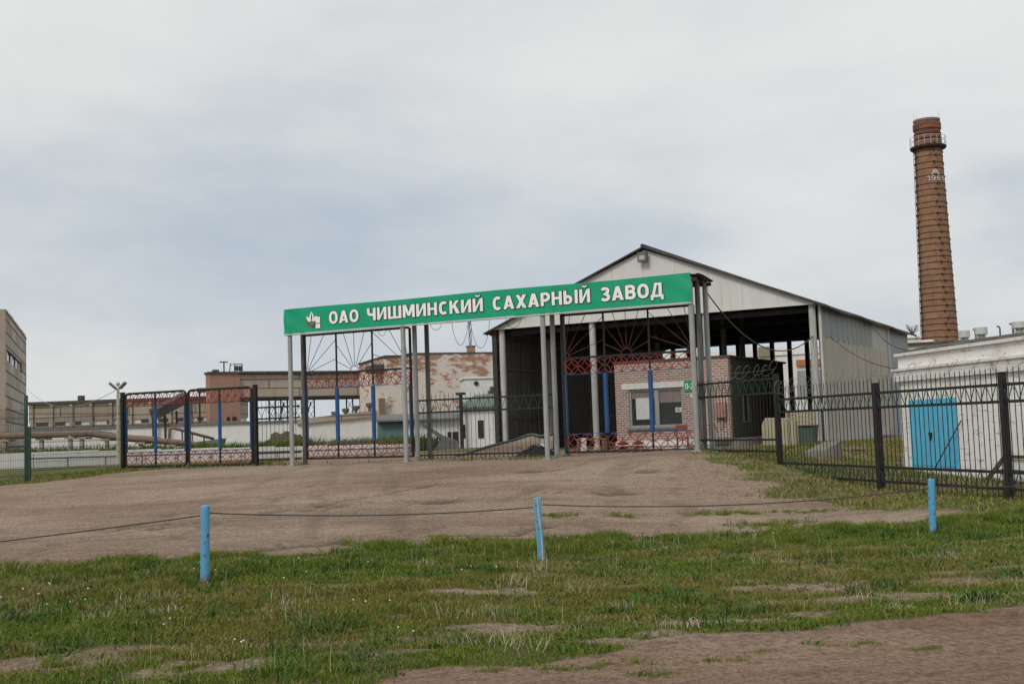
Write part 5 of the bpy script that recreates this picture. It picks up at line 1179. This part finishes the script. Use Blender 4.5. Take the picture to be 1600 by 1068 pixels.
for a in (0, 2.1, PI): mb.beam((rad(zt_)*math.cos(a), rad(zt_)*math.sin(a), zt_-.3), (rad(zt_)*math.cos(a), rad(zt_)*math.sin(a), zt_+.75), .025)
mb.build('lightning_rod', M['vent'], chim)
al = -PI/2-.351-1.12; mb = MB()                                         # climbing irons up the stack
for sd_ in (-.17, .17): mb.tube([((rad(z)+.16)*math.cos(al+sd_/rad(z)), (rad(z)+.16)*math.sin(al+sd_/rad(z)), z) for z in np.linspace(2, zp_, 24)], .03, 5)
mb.build('ladder_rail', M['soot'], chim)
mb = MB()
for z in np.arange(2.2, zp_-.2, .42): mb.beam(((rad(z)+.16)*math.cos(al-.17/rad(z)), (rad(z)+.16)*math.sin(al-.17/rad(z)), z), ((rad(z)+.16)*math.cos(al+.17/rad(z)), (rad(z)+.16)*math.sin(al+.17/rad(z)), z), .03)
for z in (): mb.tube([((rad(z)+.18+.34*math.sin(PI*k/8))*math.cos(al+(.34*math.cos(PI*k/8))/rad(z)), (rad(z)+.18+.34*math.sin(PI*k/8))*math.sin(al+(.34*math.cos(PI*k/8))/rad(z)), z) for k in range(9)], .022, 4)
mb.build('ladder_rungs', M['soot'], chim)
def wrap(mb, z, ang0):
    out = []
    for x, y, zz_ in mb.v:
        r = rad(z)+.055-y; a = -PI/2+ang0+x/rad(z); out.append((r*math.cos(a), r*math.sin(a), z+zz_))
    mb.v = out; return mb
kz = DC/1800
a = text_mesh('1969', 0, .001); a.v = fit(a, -.93, .93, 0, 8.6*kz, 0); wrap(a, P(1463, 286.5, DC).z, .127).build('year_lettering', M['faded'], chim)
mb = MB(); mb.prism([(-.36, 0), (-.16, 0), (-.16, .16), (-.04, .16), (-.04, 0), (.06, 0), (.06, .16), (.17, .16), (.17, 0), (.36, 0), (.36, .24), (.22, .50), (.0, .60), (-.22, .5), (-.30, .3)], -.01, .01)
wrap(mb, P(1463, 277, DC).z, .02).build('emblem', M['faded'], chim)

# ------------------------------------------------------------------ factory buildings beyond the yard
def zat(px, py, D): return P(px, py, D).z
GZ = .82
# concrete panel block at the far left
FT = Frame(8, 640, 112, 109.6); FT.o.z = .7
th = FT.hit(8, 487)[1]; tl = FT.hit(41, 560)[0]
tow = thing('panel_block', 'tall stained concrete panel block with a high broken window strip', 'building', FT.o, FT.a)
wz = [FT.hit(10.5, 548), FT.hit(34.5, 579)]; wxa, wxb = wz[0][0], wz[1][0]; wzb = FT.hit(22, 572)[1]; wzt = FT.hit(22, 556)[1]
mb = MB(); mb.box(0, wxa, 0, .4, -.5, th); mb.box(wxb, tl, 0, .4, -.5, th); mb.box(wxa, wxb, 0, .4, -.5, wzb); mb.box(wxa, wxb, 0, .4, wzt, th); mb.build('side_wall', M['panel'], tow)
MB().box(-.35, -.003, -.05, 30, -.5, th+.05).build('end_wall', M['panel_end'], tow)
MB().box(tl-.4, tl-.01, .403, 30, -.5, th-.02).build('far_wall', M['panel'], tow)
mb = MB(); rr = random.Random(3); n_ = 40
for k in range(n_): xa_, xb_ = -.3+(tl+.3)*k/n_, -.3+(tl+.3)*(k+1)/n_; mb.box(xa_, xb_-.004, -.08, .5, th+.06, th+.14+rr.uniform(0, .28))
mb.build('parapet', M['panel_end'], tow)
win = MB().box(wxa, wxb, .25, .3, wzb, wzt).build('window', M['glass'], tow)
mb = MB()
nw = 13
for k in range(nw):
    if k in (1, 4, 5, 8, 9, 11): xa_ = wxa+(wxb-wxa)*k/nw; mb = MB().box(xa_+.2, xa_+(wxb-wxa)/nw-.2, .16, .22, wzb+.1, wzt-.15); mb.build('pane', M['lens'], win)
# long brown hall
FB = Frame(42, 690, 106, 0); FB.o.z = GZ
bz = FB.hit(186, 627.6)[1]; bl0 = .2; bl1 = FB.hit(333, 640)[0]
z1_, z2_ = FB.hit(186, 661.5)[1], FB.hit(186, 655.5)[1]
hall = thing('panel_hall', 'long low brown panel hall with white window band', 'factory hall', FB.o, 0)
MB().box(bl0, bl1, 0, 14, z2_, bz).box(bl0, bl1, 0, 14, -.5, z1_).build('wall', M['fact'], hall)
wb = MB().box(bl0+.1, bl1-.1, .12, 13.8, z1_+.002, z2_-.002).build('window_band', M['lime'], hall)
rr = random.Random(8)
for k in range(9):
    x = bl0+(bl1-bl0)*(k+.2+.6*rr.random())/9; MB().box(x, x+rr.uniform(.3, 1.1), .02, .11, z1_+.01, z2_-.01).build('broken_pane', M['glass'], wb)
for k in range(10):
    x = bl0+.3+(bl1-bl0-.6)*k/9; MB().box(x-.14, x+.14, -.18, -.003, -.5, bz-.05).build('pilaster', M['fact'], hall)
MB().box(bl0-.2, bl1+.1, -.25, 14.2, bz+.003, bz+.26).build('roof', M['roofdark'], hall)
MB().box(FB.hit(119, 620)[0]-.25, FB.hit(119, 620)[0]+.25, 1, 1.5, bz+.263, bz+.75).build('roof_stub', M['roofdark'], hall)
# white annex in front of it
FA = Frame(40, 690, 97, 0); FA.o.z = GZ-.05
az = FA.hit(300, 664)[1]; ax1 = FA.hit(602, 680)[0]
ann = thing('white_annex', 'long low limewashed annex below the brown hall and gallery', 'annex', FA.o, 0)
MB().box(.3, ax1, 0, 7.5, -.5, az).build('wall', M['lime'], ann); MB().box(.1, ax1+.2, -.2, 7.7, az+.003, az+.16).build('roof', M['greyroof'], ann)
x = FA.hit(528, 668)[0]; MB().box(x-.65*2, x+.65*1.1, -.10, -.003, az-1.15, az-.60).build('canopy_board', M['greyroof'], ann)
x = FA.hit(440, 678)[0]; MB().box(x-.9, x+.9, -.06, -.003, az-1.35, az-.95).build('green_panel', M['greenroof'], ann)
# conveyor gallery on trestles with its brick head tower
FGL = Frame(329, 690, 101, 30); FGL.o.z = GZ
gt, gb = FGL.hit(400, 583.5)[1], FGL.hit(400, 620)[1]; tx = FGL.hit(375, 600)[0]; gx1 = FGL.hit(612, 600)[0]
gal = thing('conveyor_gallery', 'raised concrete conveyor gallery on lattice trestles with brick head tower', 'conveyor gallery', FGL.o, FGL.a)
MB().box(0, tx, 0, 1.3, -.5, gt).build('brick_tower', M['redbrick'], gal); MB().box(tx+.003, gx1, .25, 4.2, gb, gt-.05).build('gallery_wall', M['gal'], gal)
MB().box(-.1, tx, -.12, 1.42, gt+.003, gt+.20).box(tx+.003, gx1, -.1, 4.5, gt+.003, gt+.22).build('roof', M['roofdark'], gal); MB().box(tx+.01, gx1, .15, 4.3, gb-.22, gb-.003).build('floor_beam', M['dsteel'], gal)
zo0, zo1 = FGL.hit(356, 657)[1], FGL.hit(356, 651)[1]
MB().box(tx-.75, tx-.35, -.02, .02, zo0, zo1).box(tx-1.25, tx-.95, -.02, .02, zo0, zo1).build('opening', M['dsteel'], gal)
for px in (447, 489, 571):
    x = FGL.hit(px, 640)[0]; mb = MB()
    for y in (.5, 3.9):
        mb.beam((x-.32, y, -.4), (x-.32, y, gb-.22), .10); mb.beam((x+.32, y, -.4), (x+.32, y, gb-.22), .10)
        for k in range(5): za, zb = (gb-.3)*k/5, (gb-.3)*(k+1)/5; mb.beam((x-.32, y, za), (x+.32, y, zb), .035); mb.beam((x+.32, y, za), (x-.32, y, zb), .035)
    mb.beam((x, .5, gb-.5), (x, 3.9, .5), .08); mb.build('trestle', M['dsteel'], gal)
x0 = FGL.hit(354, 578)[0]
mb = MB(); mb.beam((x0, .8, gt+.22), (x0, .8, gt+1.15), .10).beam((x0-.4, .8, gt+1.1), (x0+.35, .8, gt+1.1), .10).beam((x0+.5, .8, gt+.22), (x0+.6, .8, gt+1.0), .07).beam((x0+.55, .8, gt+.8), (x0+.9, .8, gt+.95), .05)
for x in (x0+.95, x0+1.65): mb.beam((x, .8, gt+.22), (x, .8, gt+.95), .07)
mb.beam((x0+.95, .8, gt+.9), (x0+1.65, .8, gt+.9), .08); mb.box(x0+1.0, x0+1.25, .6, 1, gt+.3, gt+.75).box(x0+1.38, x0+1.6, .6, 1, gt+.3, gt+.75).box(x0-1.0, x0-.5, .6, 1.1, gt+.223, gt+.42); mb.build('roof_machinery', M['roofdark'], gal)
# sloped vent-topped workshop roof beneath the gallery
FV = Frame(470, 690, 95, 12); FV.o.z = GZ
va, vb = FV.hit(474, 654), FV.hit(598, 640)
ws = thing('vent_workshop', 'workshop with sloping brown roof carrying mushroom ventilators', 'workshop', FV.o, FV.a)
MB().prism([(0, -.3), (vb[0], -.3), (vb[0], vb[1]-.5), (0, va[1]-.45)], 0, 6).build('wall', M['lime'], ws)
MB().prism([(-.2, va[1]-.447), (vb[0]+.1, vb[1]-.497), (vb[0]+.1, vb[1]), (-.2, va[1])], -.25, 6.2).build('roof', M['fact'], ws)
for px, py in ((523, 643), (540, 638), (556, 634), (577, 629.5)):
    x, z = FV.hit(px, py, 1.0); zr = va[1]+(vb[1]-va[1])*(x-va[0])/(vb[0]-va[0]); MB().lathe([(.16, zr-.1), (.12, z-.45), (.30, z-.2), (.30, z), (.15, z+.03)], 12, (x, 1, 0)).build('ventilator', M['lamp'], ws, smooth=True)
# peeling whitewashed brick hall
FK = Frame(606, 690, 93, 20); FK.o.z = GZ
kz1 = FK.hit(700, 552.5)[1]; kx1 = FK.hit(800, 600)[0]+1.5
kh = thing('peeling_brick_hall', 'tall brick hall with whitewash peeling off its red upper courses', 'brick hall', FK.o, FK.a)
kxs = FK.hit(641, 560)[0]; kz0 = FK.hit(622, 557)[1]
MB().box(0, kxs, 0, 10, -.5, kz0).box(kxs+.003, kx1, -.15, 10, -.5, kz1).build('wall', M['patchy'], kh); MB().box(kxs-.1, kx1+.1, -.22, 10.1, kz1+.003, kz1+.10).box(-.1, kxs-.11, -.1, 10.1, kz0+.003, kz0+.12).build('roof', M['roofdark'], kh)
xc = FK.hit(741, 548)[0]; MB().box(xc-.28, xc+.28, .6, 1.2, kz1+.1, kz1+.62).box(xc-.36, xc+.36, .52, 1.28, kz1+.623, kz1+.72).build('flue', M['redbrick'], kh)
xa_ = FK.hit(586, 572)[0]; MB().box(xa_, -.003, .5, 3.5, FK.hit(595, 580)[1], FK.hit(595, 568.5)[1]).build('link_bridge', M['roofdark'], kh)
MB().box(FK.hit(592, 640)[0], FK.hit(600, 640)[0], -.5, .1, -.3, FK.hit(597, 622)[1]).build('duct', M['rustpipe'], kh)
# white plaster box with a hole
FX = Frame(729, 690, 86, 8); FX.o.z = GZ
xz = FX.hit(750, 591)[1]
bx = thing('plaster_annex', 'plain white plastered box annex with a round flue hole', 'annex', FX.o, FX.a)
MB().box(0, 5.5, 0, 4, -.3, xz).build('wall', M['white'], bx); MB().box(-.12, 5.6, -.12, 4.1, xz+.003, xz+.14).build('roof', M['cornice'], bx)
x, z = FX.hit(744, 598.5); MB().cyl((x, -.12, z), (x, .05, z), .17).build('flue_hole', M['dsteel'], bx)
x, z = FX.hit(769, 617); z2 = FX.hit(769, 604)[1]; MB().box(x-.28, x+.28, -.5, -.003, z, z+.55*(z2-z)).box(x-.16, x+.16, -.4, -.05, z+.56*(z2-z), z2).build('wall_speaker', M['darkwood'], bx)
# grey-roofed and green-roofed sheds
FS2 = Frame(592, 688, 80, 8); FS2.o.z = GZ
sz0 = FS2.hit(630, 655)[1]; sxr = FS2.hit(722, 660)[0]
s_ = thing('low_shed', 'low grey roofed shed with teal sheet front beyond the gate', 'shed', FS2.o, FS2.a)
tx_ = FS2.hit(632, 680)[0]
MB().box(0, tx_, 0, 5, -.3, sz0).build('sheet_front', M['tealfence'], s_); MB().box(tx_+.003, sxr, .0, 5, -.3, sz0).build('wall', M['lime'], s_)
MB().prism([(0, 0), (1, 0), (1, .01)], 0, .01) if False else None
mb = MB(); mb.add([(-.1, -.5, sz0), (sxr, -.5, sz0), (sxr, 3, sz0+.42), (-.1, 3, sz0+.42), (-.1, -.5, sz0-.12), (sxr, -.5, sz0-.12), (sxr, 5.3, sz0+.0), (-.1, 5.3, sz0+.0), (-.1, 5.3, sz0+.1), (sxr, 5.3, sz0+.1)], [(0, 1, 2, 3), (3, 2, 9, 8), (4, 5, 1, 0), (7, 6, 5, 4), (8, 9, 6, 7), (0, 3, 8, 7, 4), (1, 5, 6, 9, 2)]); mb.build('roof', M['greyroof'], s_)
for pa, pb in ((699, 705), (707, 716)): xa_, xb_ = FS2.hit(pa, 675)[0], FS2.hit(pb, 675)[0]; MB().box(xa_, xb_, -.04, .02, .0, 1.15).build('opening', M['dsteel'], s_)
FS3 = Frame(722, 686, 78, -14); FS3.o.z = GZ
gzr = FS3.hit(750, 636)[1]; gxr = FS3.hit(790, 640)[0]
s_ = thing('low_shed', 'low white shed with green sheet roof and dark doorways', 'shed', FS3.o, FS3.a)
MB().box(0, gxr, 0, 4, -.3, gzr).build('wall', M['lime'], s_); mb = MB(); mb.add([(-.2, -.45, gzr), (gxr+.2, -.45, gzr), (gxr+.2, 4.3, gzr+1.0), (-.2, 4.3, gzr+.9), (-.2, -.45, gzr+.08), (gxr+.2, -.45, gzr+.08), (gxr+.2, 4.3, gzr+1.08), (-.2, 4.3, gzr+.98)], [(0, 1, 2, 3), (4, 5, 6, 7), (0, 1, 5, 4), (1, 2, 6, 5), (2, 3, 7, 6), (3, 0, 4, 7)]); mb.build('roof', M['greenroof'], s_)
for pa, pb, ya, yb in ((719, 727, 663, 684), (747, 756, 656, 684)): xa_, xb_ = FS3.hit(pa, 670)[0], FS3.hit(pb, 670)[0]; MB().box(max(xa_, .05), xb_, -.04, .02, FS3.hit(pb, yb)[1], FS3.hit(pb, ya)[1]).build('doorway', M['dsteel'], s_)
MB().cyl((FS3.hit(725, 660)[0], -.6, -.2), (FS3.hit(725, 660)[0], -.6, FS3.hit(725, 617)[1]), .13, n=12).box(FS3.hit(725, 660)[0]-.3, FS3.hit(725, 660)[0]+.3, -.75, -.45, FS3.hit(725, 617)[1]+.003, FS3.hit(725, 613)[1]).build('stove_pipe', M['dsteel'], s_)
# inclined loading conveyor and its hopper
a, b_ = P(661, 663, 68), P(714, 690, 68); t = thing('loading_conveyor', 'dark inclined loading conveyor before the low sheds', 'conveyor', (b_.x, b_.y, h1(b_.x, b_.y)))
va_ = a-Vector((b_.x, b_.y, h1(b_.x, b_.y))); MB().beam(va_, (0, 0, .15), .5, .22).build('belt_frame', M['lamp'], t); MB().beam(va_*.55, (va_.x*.75, 0, 0), .09).beam(va_*.55, (va_.x*.35, 0, 0), .09).build('support_leg', M['dsteel'], t)
MB().prism([(-1.3, .05), (.1, .05), (.0, .5), (-.75, .85)], -.5, .5).build('hopper', M['lamp'], t)
# low white yard wall
wa, wb_, wc = P(-90, 716, 58.5), P(52, 716, 60.5), P(664, 698, 73)
t = thing('yard_wall', 'long low whitewashed kerb wall across the yard', 'low wall')
for k, (p, q, za, zb) in enumerate(((wa, wb_, 1.68, 1.72), (wb_, wc, 1.72, 1.30))):
    d = (q-p); d.z = 0; Ln = d.length; n_ = int(Ln/3)
    for i in range(n_):
        c0 = p+d*(i/n_); c1 = p+d*((i+1)/n_-.02/Ln); zt = za+(zb-za)*(i+.5)/n_; z0 = min(h1(c0.x, c0.y), h1(c1.x, c1.y))
        MB().beam((c0.x, c0.y, (zt+z0-.2)/2), (c1.x, c1.y, (zt+z0-.2)/2), .3, zt-z0+.2).build('wall_block', M['lime'], t, bevel=.02)
mb = MB(); zr = lambda k: 1.38-.30*k
mb.tube([wb_.lerp(wc, k).xy.to_3d()+Vector((0, -.6, zr(k))) for k in (0, .25, .5, .75, 1)], .05, 6); 
for k in range(13): q = wb_.lerp(wc, k/12); z = h1(q.x, q.y); mb.beam((q.x, q.y-.6, z), (q.x, q.y-.6, zr(k/12)), .06)
tag(mb.build('pipe_rail', M['pipe_dark']), 'low dark pipe rail running in front of the yard wall', 'rail')
# soil heaps
def heap(px, py, D, wd, dp, hgt, mat, label, seed, skew=0):
    q = P(px, py, D); z0 = h1(q.x, q.y); rr = np.random.RandomState(seed); n1_, n2_ = 40, 20
    u = np.linspace(-1, 1, n1_+1); v = np.linspace(-1, 1, n2_+1); mb = MB()
    def f(i, j):
        x, y = u[int(round(i*n1_))], v[int(round(j*n2_))]; r = math.hypot(x-skew*(1-abs(x)), y); hb = max(0, 1-r**1.3)
        n_ = float(vnoise(np.array(x*wd/2+seed*9), np.array(y*dp/2+3), .55, seed, 3))-.5
        return (x*wd/2, y*dp/2, hgt*hb*(1+.5*n_)+.5*n_*hgt*min(1, hb*3)*.6-.06)
    mb.grid(f, n1_, n2_); o = mb.build('soil_heap', mat, smooth=False, loc=(q.x, q.y, z0)); return tag(o, label, 'heap')
heap(456, 695, 80, 6.3, 4, 1.75, M['soil'], 'large grassed earth heap behind the short railing and gate', 3, -.1)
heap(545, 694, 82, 4.6, 3, .85, M['coal'], 'dark clod heap seen through the middle of the tall gate leaf', 5)
heap(595, 694, 83, 2.6, 2, .55, M['coal'], 'small dark clod heap at the foot of the peeling hall', 6)
heap(318, 697, 76, 3.6, 3, 1.0, M['coal'], 'dark spoil heap behind the right side gate leaf', 7)
heap(248, 700, 71, 4.6, 3, .62, M['soil'], 'low weedy earth bank behind the left side gate leaf', 8)
heap(372, 698, 78, 2.4, 2, .75, M['coal'], 'little dark spoil heap behind the black gate post', 9)
q = P(330, 684, 80); t = thing('skip_container', 'green open skip standing behind the spoil heap', 'skip', (q.x, q.y, h1(q.x, q.y))); MB().prism([(-.7, .1), (.6, .1), (.9, 1.25), (-1.0, 1.05)], -.6, .6).build('body', M['greenroof'], t); MB().box(-.6, .5, -.5, .5, -.05, .097).build('skid', M['dsteel'], t)
# tall weeds along the foot of the annex, behind the yard wall
rs = np.random.RandomState(17); k = 15000; x = rs.uniform(-34, -5, k); y = 67+(x+34)*.18+rs.uniform(0, 7, k); keep = rs.rand(k) < sst(.3, .55, vnoise(x, y, 2.2, 71)); x, y = x[keep], y[keep]
blades('tall_weeds', x, y, (.75+.75*vnoise(x, y, 1.6, 72))*(.65+.45*rs.rand(len(x))), .05+.05*rs.rand(len(x)), PAL[np.where(rs.rand(len(x)) < .5, 1, np.where(rs.rand(len(x)) < .7, 4, 2))]*(.7+.5*rs.rand(len(x), 1)), .6, 'tall dark green weeds behind the low white yard wall', rs)
# pipelines
t = thing('steam_pipeline', 'thick rusty pipeline on low supports along the yard', 'pipeline')
pts = [P(-60, 683, 71), P(40, 680, 71), P(140, 677, 71.5), P(188, 684, 72), P(245, 688, 72.5), P(300, 693, 73), P(318, 700, 73.5)]
MB().tube(pts, .19, 12).build('pipe', M['rustpipe'], t, smooth=True)
mb = MB().tube([p+Vector((0, .7, .12)) for p in pts[:5]], .11, 8).build('thin_pipe', M['rustpipe'], t, smooth=True)
for px, pyt, D in ((8, 682, 71), (65, 679.5, 71.3), (110, 678, 71.3), (128, 678, 71.5), (167, 681, 71.8), (220, 686, 72.3), (268, 690, 72.6)):
    q = P(px, pyt, D); z = h1(q.x, q.y); MB().beam((q.x, q.y, z-.2), (q.x, q.y, q.z-.1), .2, .25).box(q.x-.3, q.x+.3, q.y-.2, q.y+.9, q.z-.30, q.z-.18).build('support', M['fact'], t)
t = thing('bent_pipe', 'thinner bent rusty pipe rising above the pipeline behind the gate', 'pipe')
a, b_, c, d = P(264.5, 692, 74), P(264.5, 670, 74), P(272, 668.5, 74), P(334, 685, 76); MB().tube([a, b_, b_.lerp(c, .6)+Vector((0, 0, .02)), c, c.lerp(d, .5), d], .10, 10).build('pipe', M['rustpipe'], t, smooth=True)
for k in (.2, .45, .75): q = c.lerp(d, k); MB().beam((q.x, q.y, h1(q.x, q.y)-.1), (q.x, q.y, q.z-.08), .07).build('support', M['dsteel'], t)
t = thing('inclined_conveyor', 'dark covered conveyor slanting up to the brown hall roof', 'conveyor'); a, b_ = P(241, 646, 96), P(291, 620, 99)
MB().beam(a, b_, 1.0, .8).build('covered_belt', M['roofdark'], t)
for k in (.15, .5): q = a.lerp(b_, k); MB().beam((q.x-.5, q.y, GZ-.2), (q.x-.5, q.y, q.z-.5), .16).beam((q.x+.5, q.y, GZ-.2), (q.x+.5, q.y, q.z-.5), .16).build('support', M['dsteel'], t)
t = thing('service_cabin', 'dark little cabin on a lattice mast beside the brick tower', 'cabin'); q = P(321, 640, 104)
zc0, zc1 = zat(321, 612, 104), zat(321, 605.5, 104); MB().box(q.x-.75, q.x+.55, q.y, q.y+1.2, zc0, zc1).build('cabin', M['roofdark'], t)
for sx__ in (-.6, .4): MB().beam((q.x+sx__, q.y+.3, GZ), (q.x+sx__, q.y+.3, zc0), .14).build('mast_leg', M['dsteel'], t)
# double-headed yard lamp
q = P(185, 690, 62); z0 = h1(q.x, q.y); ztp = zat(183, 611, 62)-z0
t = thing('yard_lamp', 'tall pale yard lamp post with two tilted lamp heads', 'street lamp', (q.x, q.y, z0))
MB().lathe([(.11, -.3), (.11, .2), (.08, ztp)], 12).build('pole', M['yellowpole'], t, smooth=True)
for sg in (-1, 1):
    am = MB().tube([(0, 0, ztp-.05), (sg*.08, 0, ztp+.15), (sg*.25, 0, ztp+.22)], .03, 6).build('arm', M['pipe'], t, smooth=True)
    MB().beam((sg*.10, 0, ztp+.14), (sg*.44, -.05, ztp+.46), .26, .13).build('lamp_head', M['lamp'], am, bevel=.03)
MB().lathe([(.02, ztp), (.02, ztp+.28), (.10, ztp+.32), (.12, ztp+.42), (.05, ztp+.5)], 10).build('insulator', M['lens'], t, smooth=True)
# workshop seen through the shed, outbuilding beyond its far end
FR = Frame(1150, 640, 86, -24); FR.o.z = .9
rz1 = FR.hit(1200, 545.5)[1]
rw = thing('rear_workshop', 'whitewashed workshop wall glimpsed through the open back of the shed', 'workshop', FR.o, FR.a)
MB().box(-6, 14, 0, 8, -.5, rz1-.5).build('wall', M['lime'], rw); MB().box(-6.1, 14.1, -.12, 8, rz1-.497, rz1).build('parapet', M['cornice'], rw)
x, z = FR.hit(1197, 547); MB().box(x-.5, x+.5, -.35, -.125, z-.45, z+.25).build('vent_box', M['wood'], rw)
x, z = FR.hit(1256, 571); x2, z2 = FR.hit(1268, 561); MB().box(x-.5, x2+2.5, -.25, -.003, z, z2).build('orange_beam', M['orange'], rw); MB().box(x-.5, x2+2.5, -.06, -.003, z-2.4, z-.35).build('shutter', M['clad_grey'], rw)
FO = Frame(1415, 640, 66, -20); FO.o.z = .6
oz = FO.hit(1440, 538)[1]; t = thing('outbuilding', 'small whitewashed outbuilding between the shed end and the chimney', 'outbuilding', FO.o, FO.a)
MB().box(-1.5, 3.2, 0, 5, -.4, oz).build('wall', M['whitewash'], t); MB().box(-1.7, 3.4, -.2, 5.2, oz+.003, oz+.12).build('roof', M['felt'], t)
z2 = FO.hit(1428, 523)[1]; xm = FO.hit(1428, 530)[0]; MB().box(xm-.45, xm+.35, 1.5, 2.6, oz+.123, z2-.1).box(xm-.52, xm+.42, 1.4, 2.7, z2-.097, z2).build('roof_hutch', M['cornice'], t)

# ------------------------------------------------------------------ overhead and hanging cables
def W(fr, x, y, z): return fr.w(x, y, z)
pa = W(FG, s4+.02, OFF[2], BT-.35); pb = W(FS, WS-.1, -.15, FS.hit(1275, 525)[1])
cable('overhead_cable', sag(pa, pb, 1.15), .022, M['cable'], 'black cable sagging from gateway top to the shed corner column')
cable('overhead_cable', sag(W(FS, WS+.3, 1.0, FS.hit(1285, 524)[1]), P(1470, 573, 31), .5), .018, M['redcable'], 'red brown cable drooping across the corrugated shed side')
cable('overhead_cable', sag(W(FS, WS+.3, 9.3, EV-.25), P(1424, 547, 36), .3), .022, M['cable'], 'black cable running from the shed side to the garage corner')
cable('overhead_cable', sag(P(43, 608, 112), P(183, 608, 62)+Vector((0, 0, 0)), 1.3), .017, M['pipe'], 'far thin wire sagging between panel block and yard lamp')
def loop(pa, pb, depth, n=24): return [pa.lerp(pb, k/n)-Vector((0, 0, depth*math.sin(PI*k/n)**.6)) for k in range(n+1)]
def under(px, off=.9): return W(FG, FG.hit(px, 500, off)[0], off, BB+.05)
t = thing('hanging_cables', 'loose cable loops dangling from the underside of the sign', 'cables')
for a, b_, dp in ((706, 731, .80), (735, 765, .95), (672, 690, .22), (590, 604, .28), (790, 815, .35)):
    MB().tube(loop(under(a), under(b_), dp), .008, 5).build('cable_loop', M['cable'], t, smooth=True)
for dx_ in (0, .035, .075): MB().tube([under(732)+Vector((dx_, 0, -k*.095+.02*math.sin(k*2+dx_*40)*0)) + Vector((.012*math.sin(k*1.7+dx_*50), 0, 0)) for k in range(11)], .013, 5).build('cable_tail', M['vent'], t, smooth=True)
# weed seedlings rooted on the shed's far eave
q = W(FS, WS+.35, LS-.2, EV+.0); mb = MB(); rr = random.Random(2)
for k in range(22): a = rr.uniform(0, 6.3); r = rr.uniform(.05, .35); hh_ = rr.uniform(.1, .42); mb.beam((0, 0, -.1), (r*math.cos(a), r*math.sin(a), hh_), .02); mb.beam((r*math.cos(a)-.07, r*math.sin(a), hh_), (r*math.cos(a)+.07, r*math.sin(a), hh_+.03), .08, .01)
tag(mb.build('eave_weed', M['redcable'], loc=q), 'reddish weed tuft rooted on the shed eave end', 'plant')

# ------------------------------------------------------------------ groups: repeats of a kind carry one phrase
GROUPS = {'barrier_post': 'blue barrier posts along the verge', 'barrier_cable': 'cables of the verge barrier', 'entrance_gate': 'tall ornamental gate leaves', 'side_gate': 'rounded side gate leaves',
          'gate_post': 'square black gate posts', 'railing_fence': 'black spiked railings', 'razor_wire': 'razor wire coils', 'soil_heap': 'earth and spoil heaps in the yard', 'overhead_cable': 'overhead cables',
          'low_shed': 'low sheds beyond the gate', 'plank_heap': 'loose boards by the shed'}
for o in list(S.objects):
    k = o.name.split('.')[0]
    if o.parent is None and k in GROUPS: o['group'] = GROUPS[k]
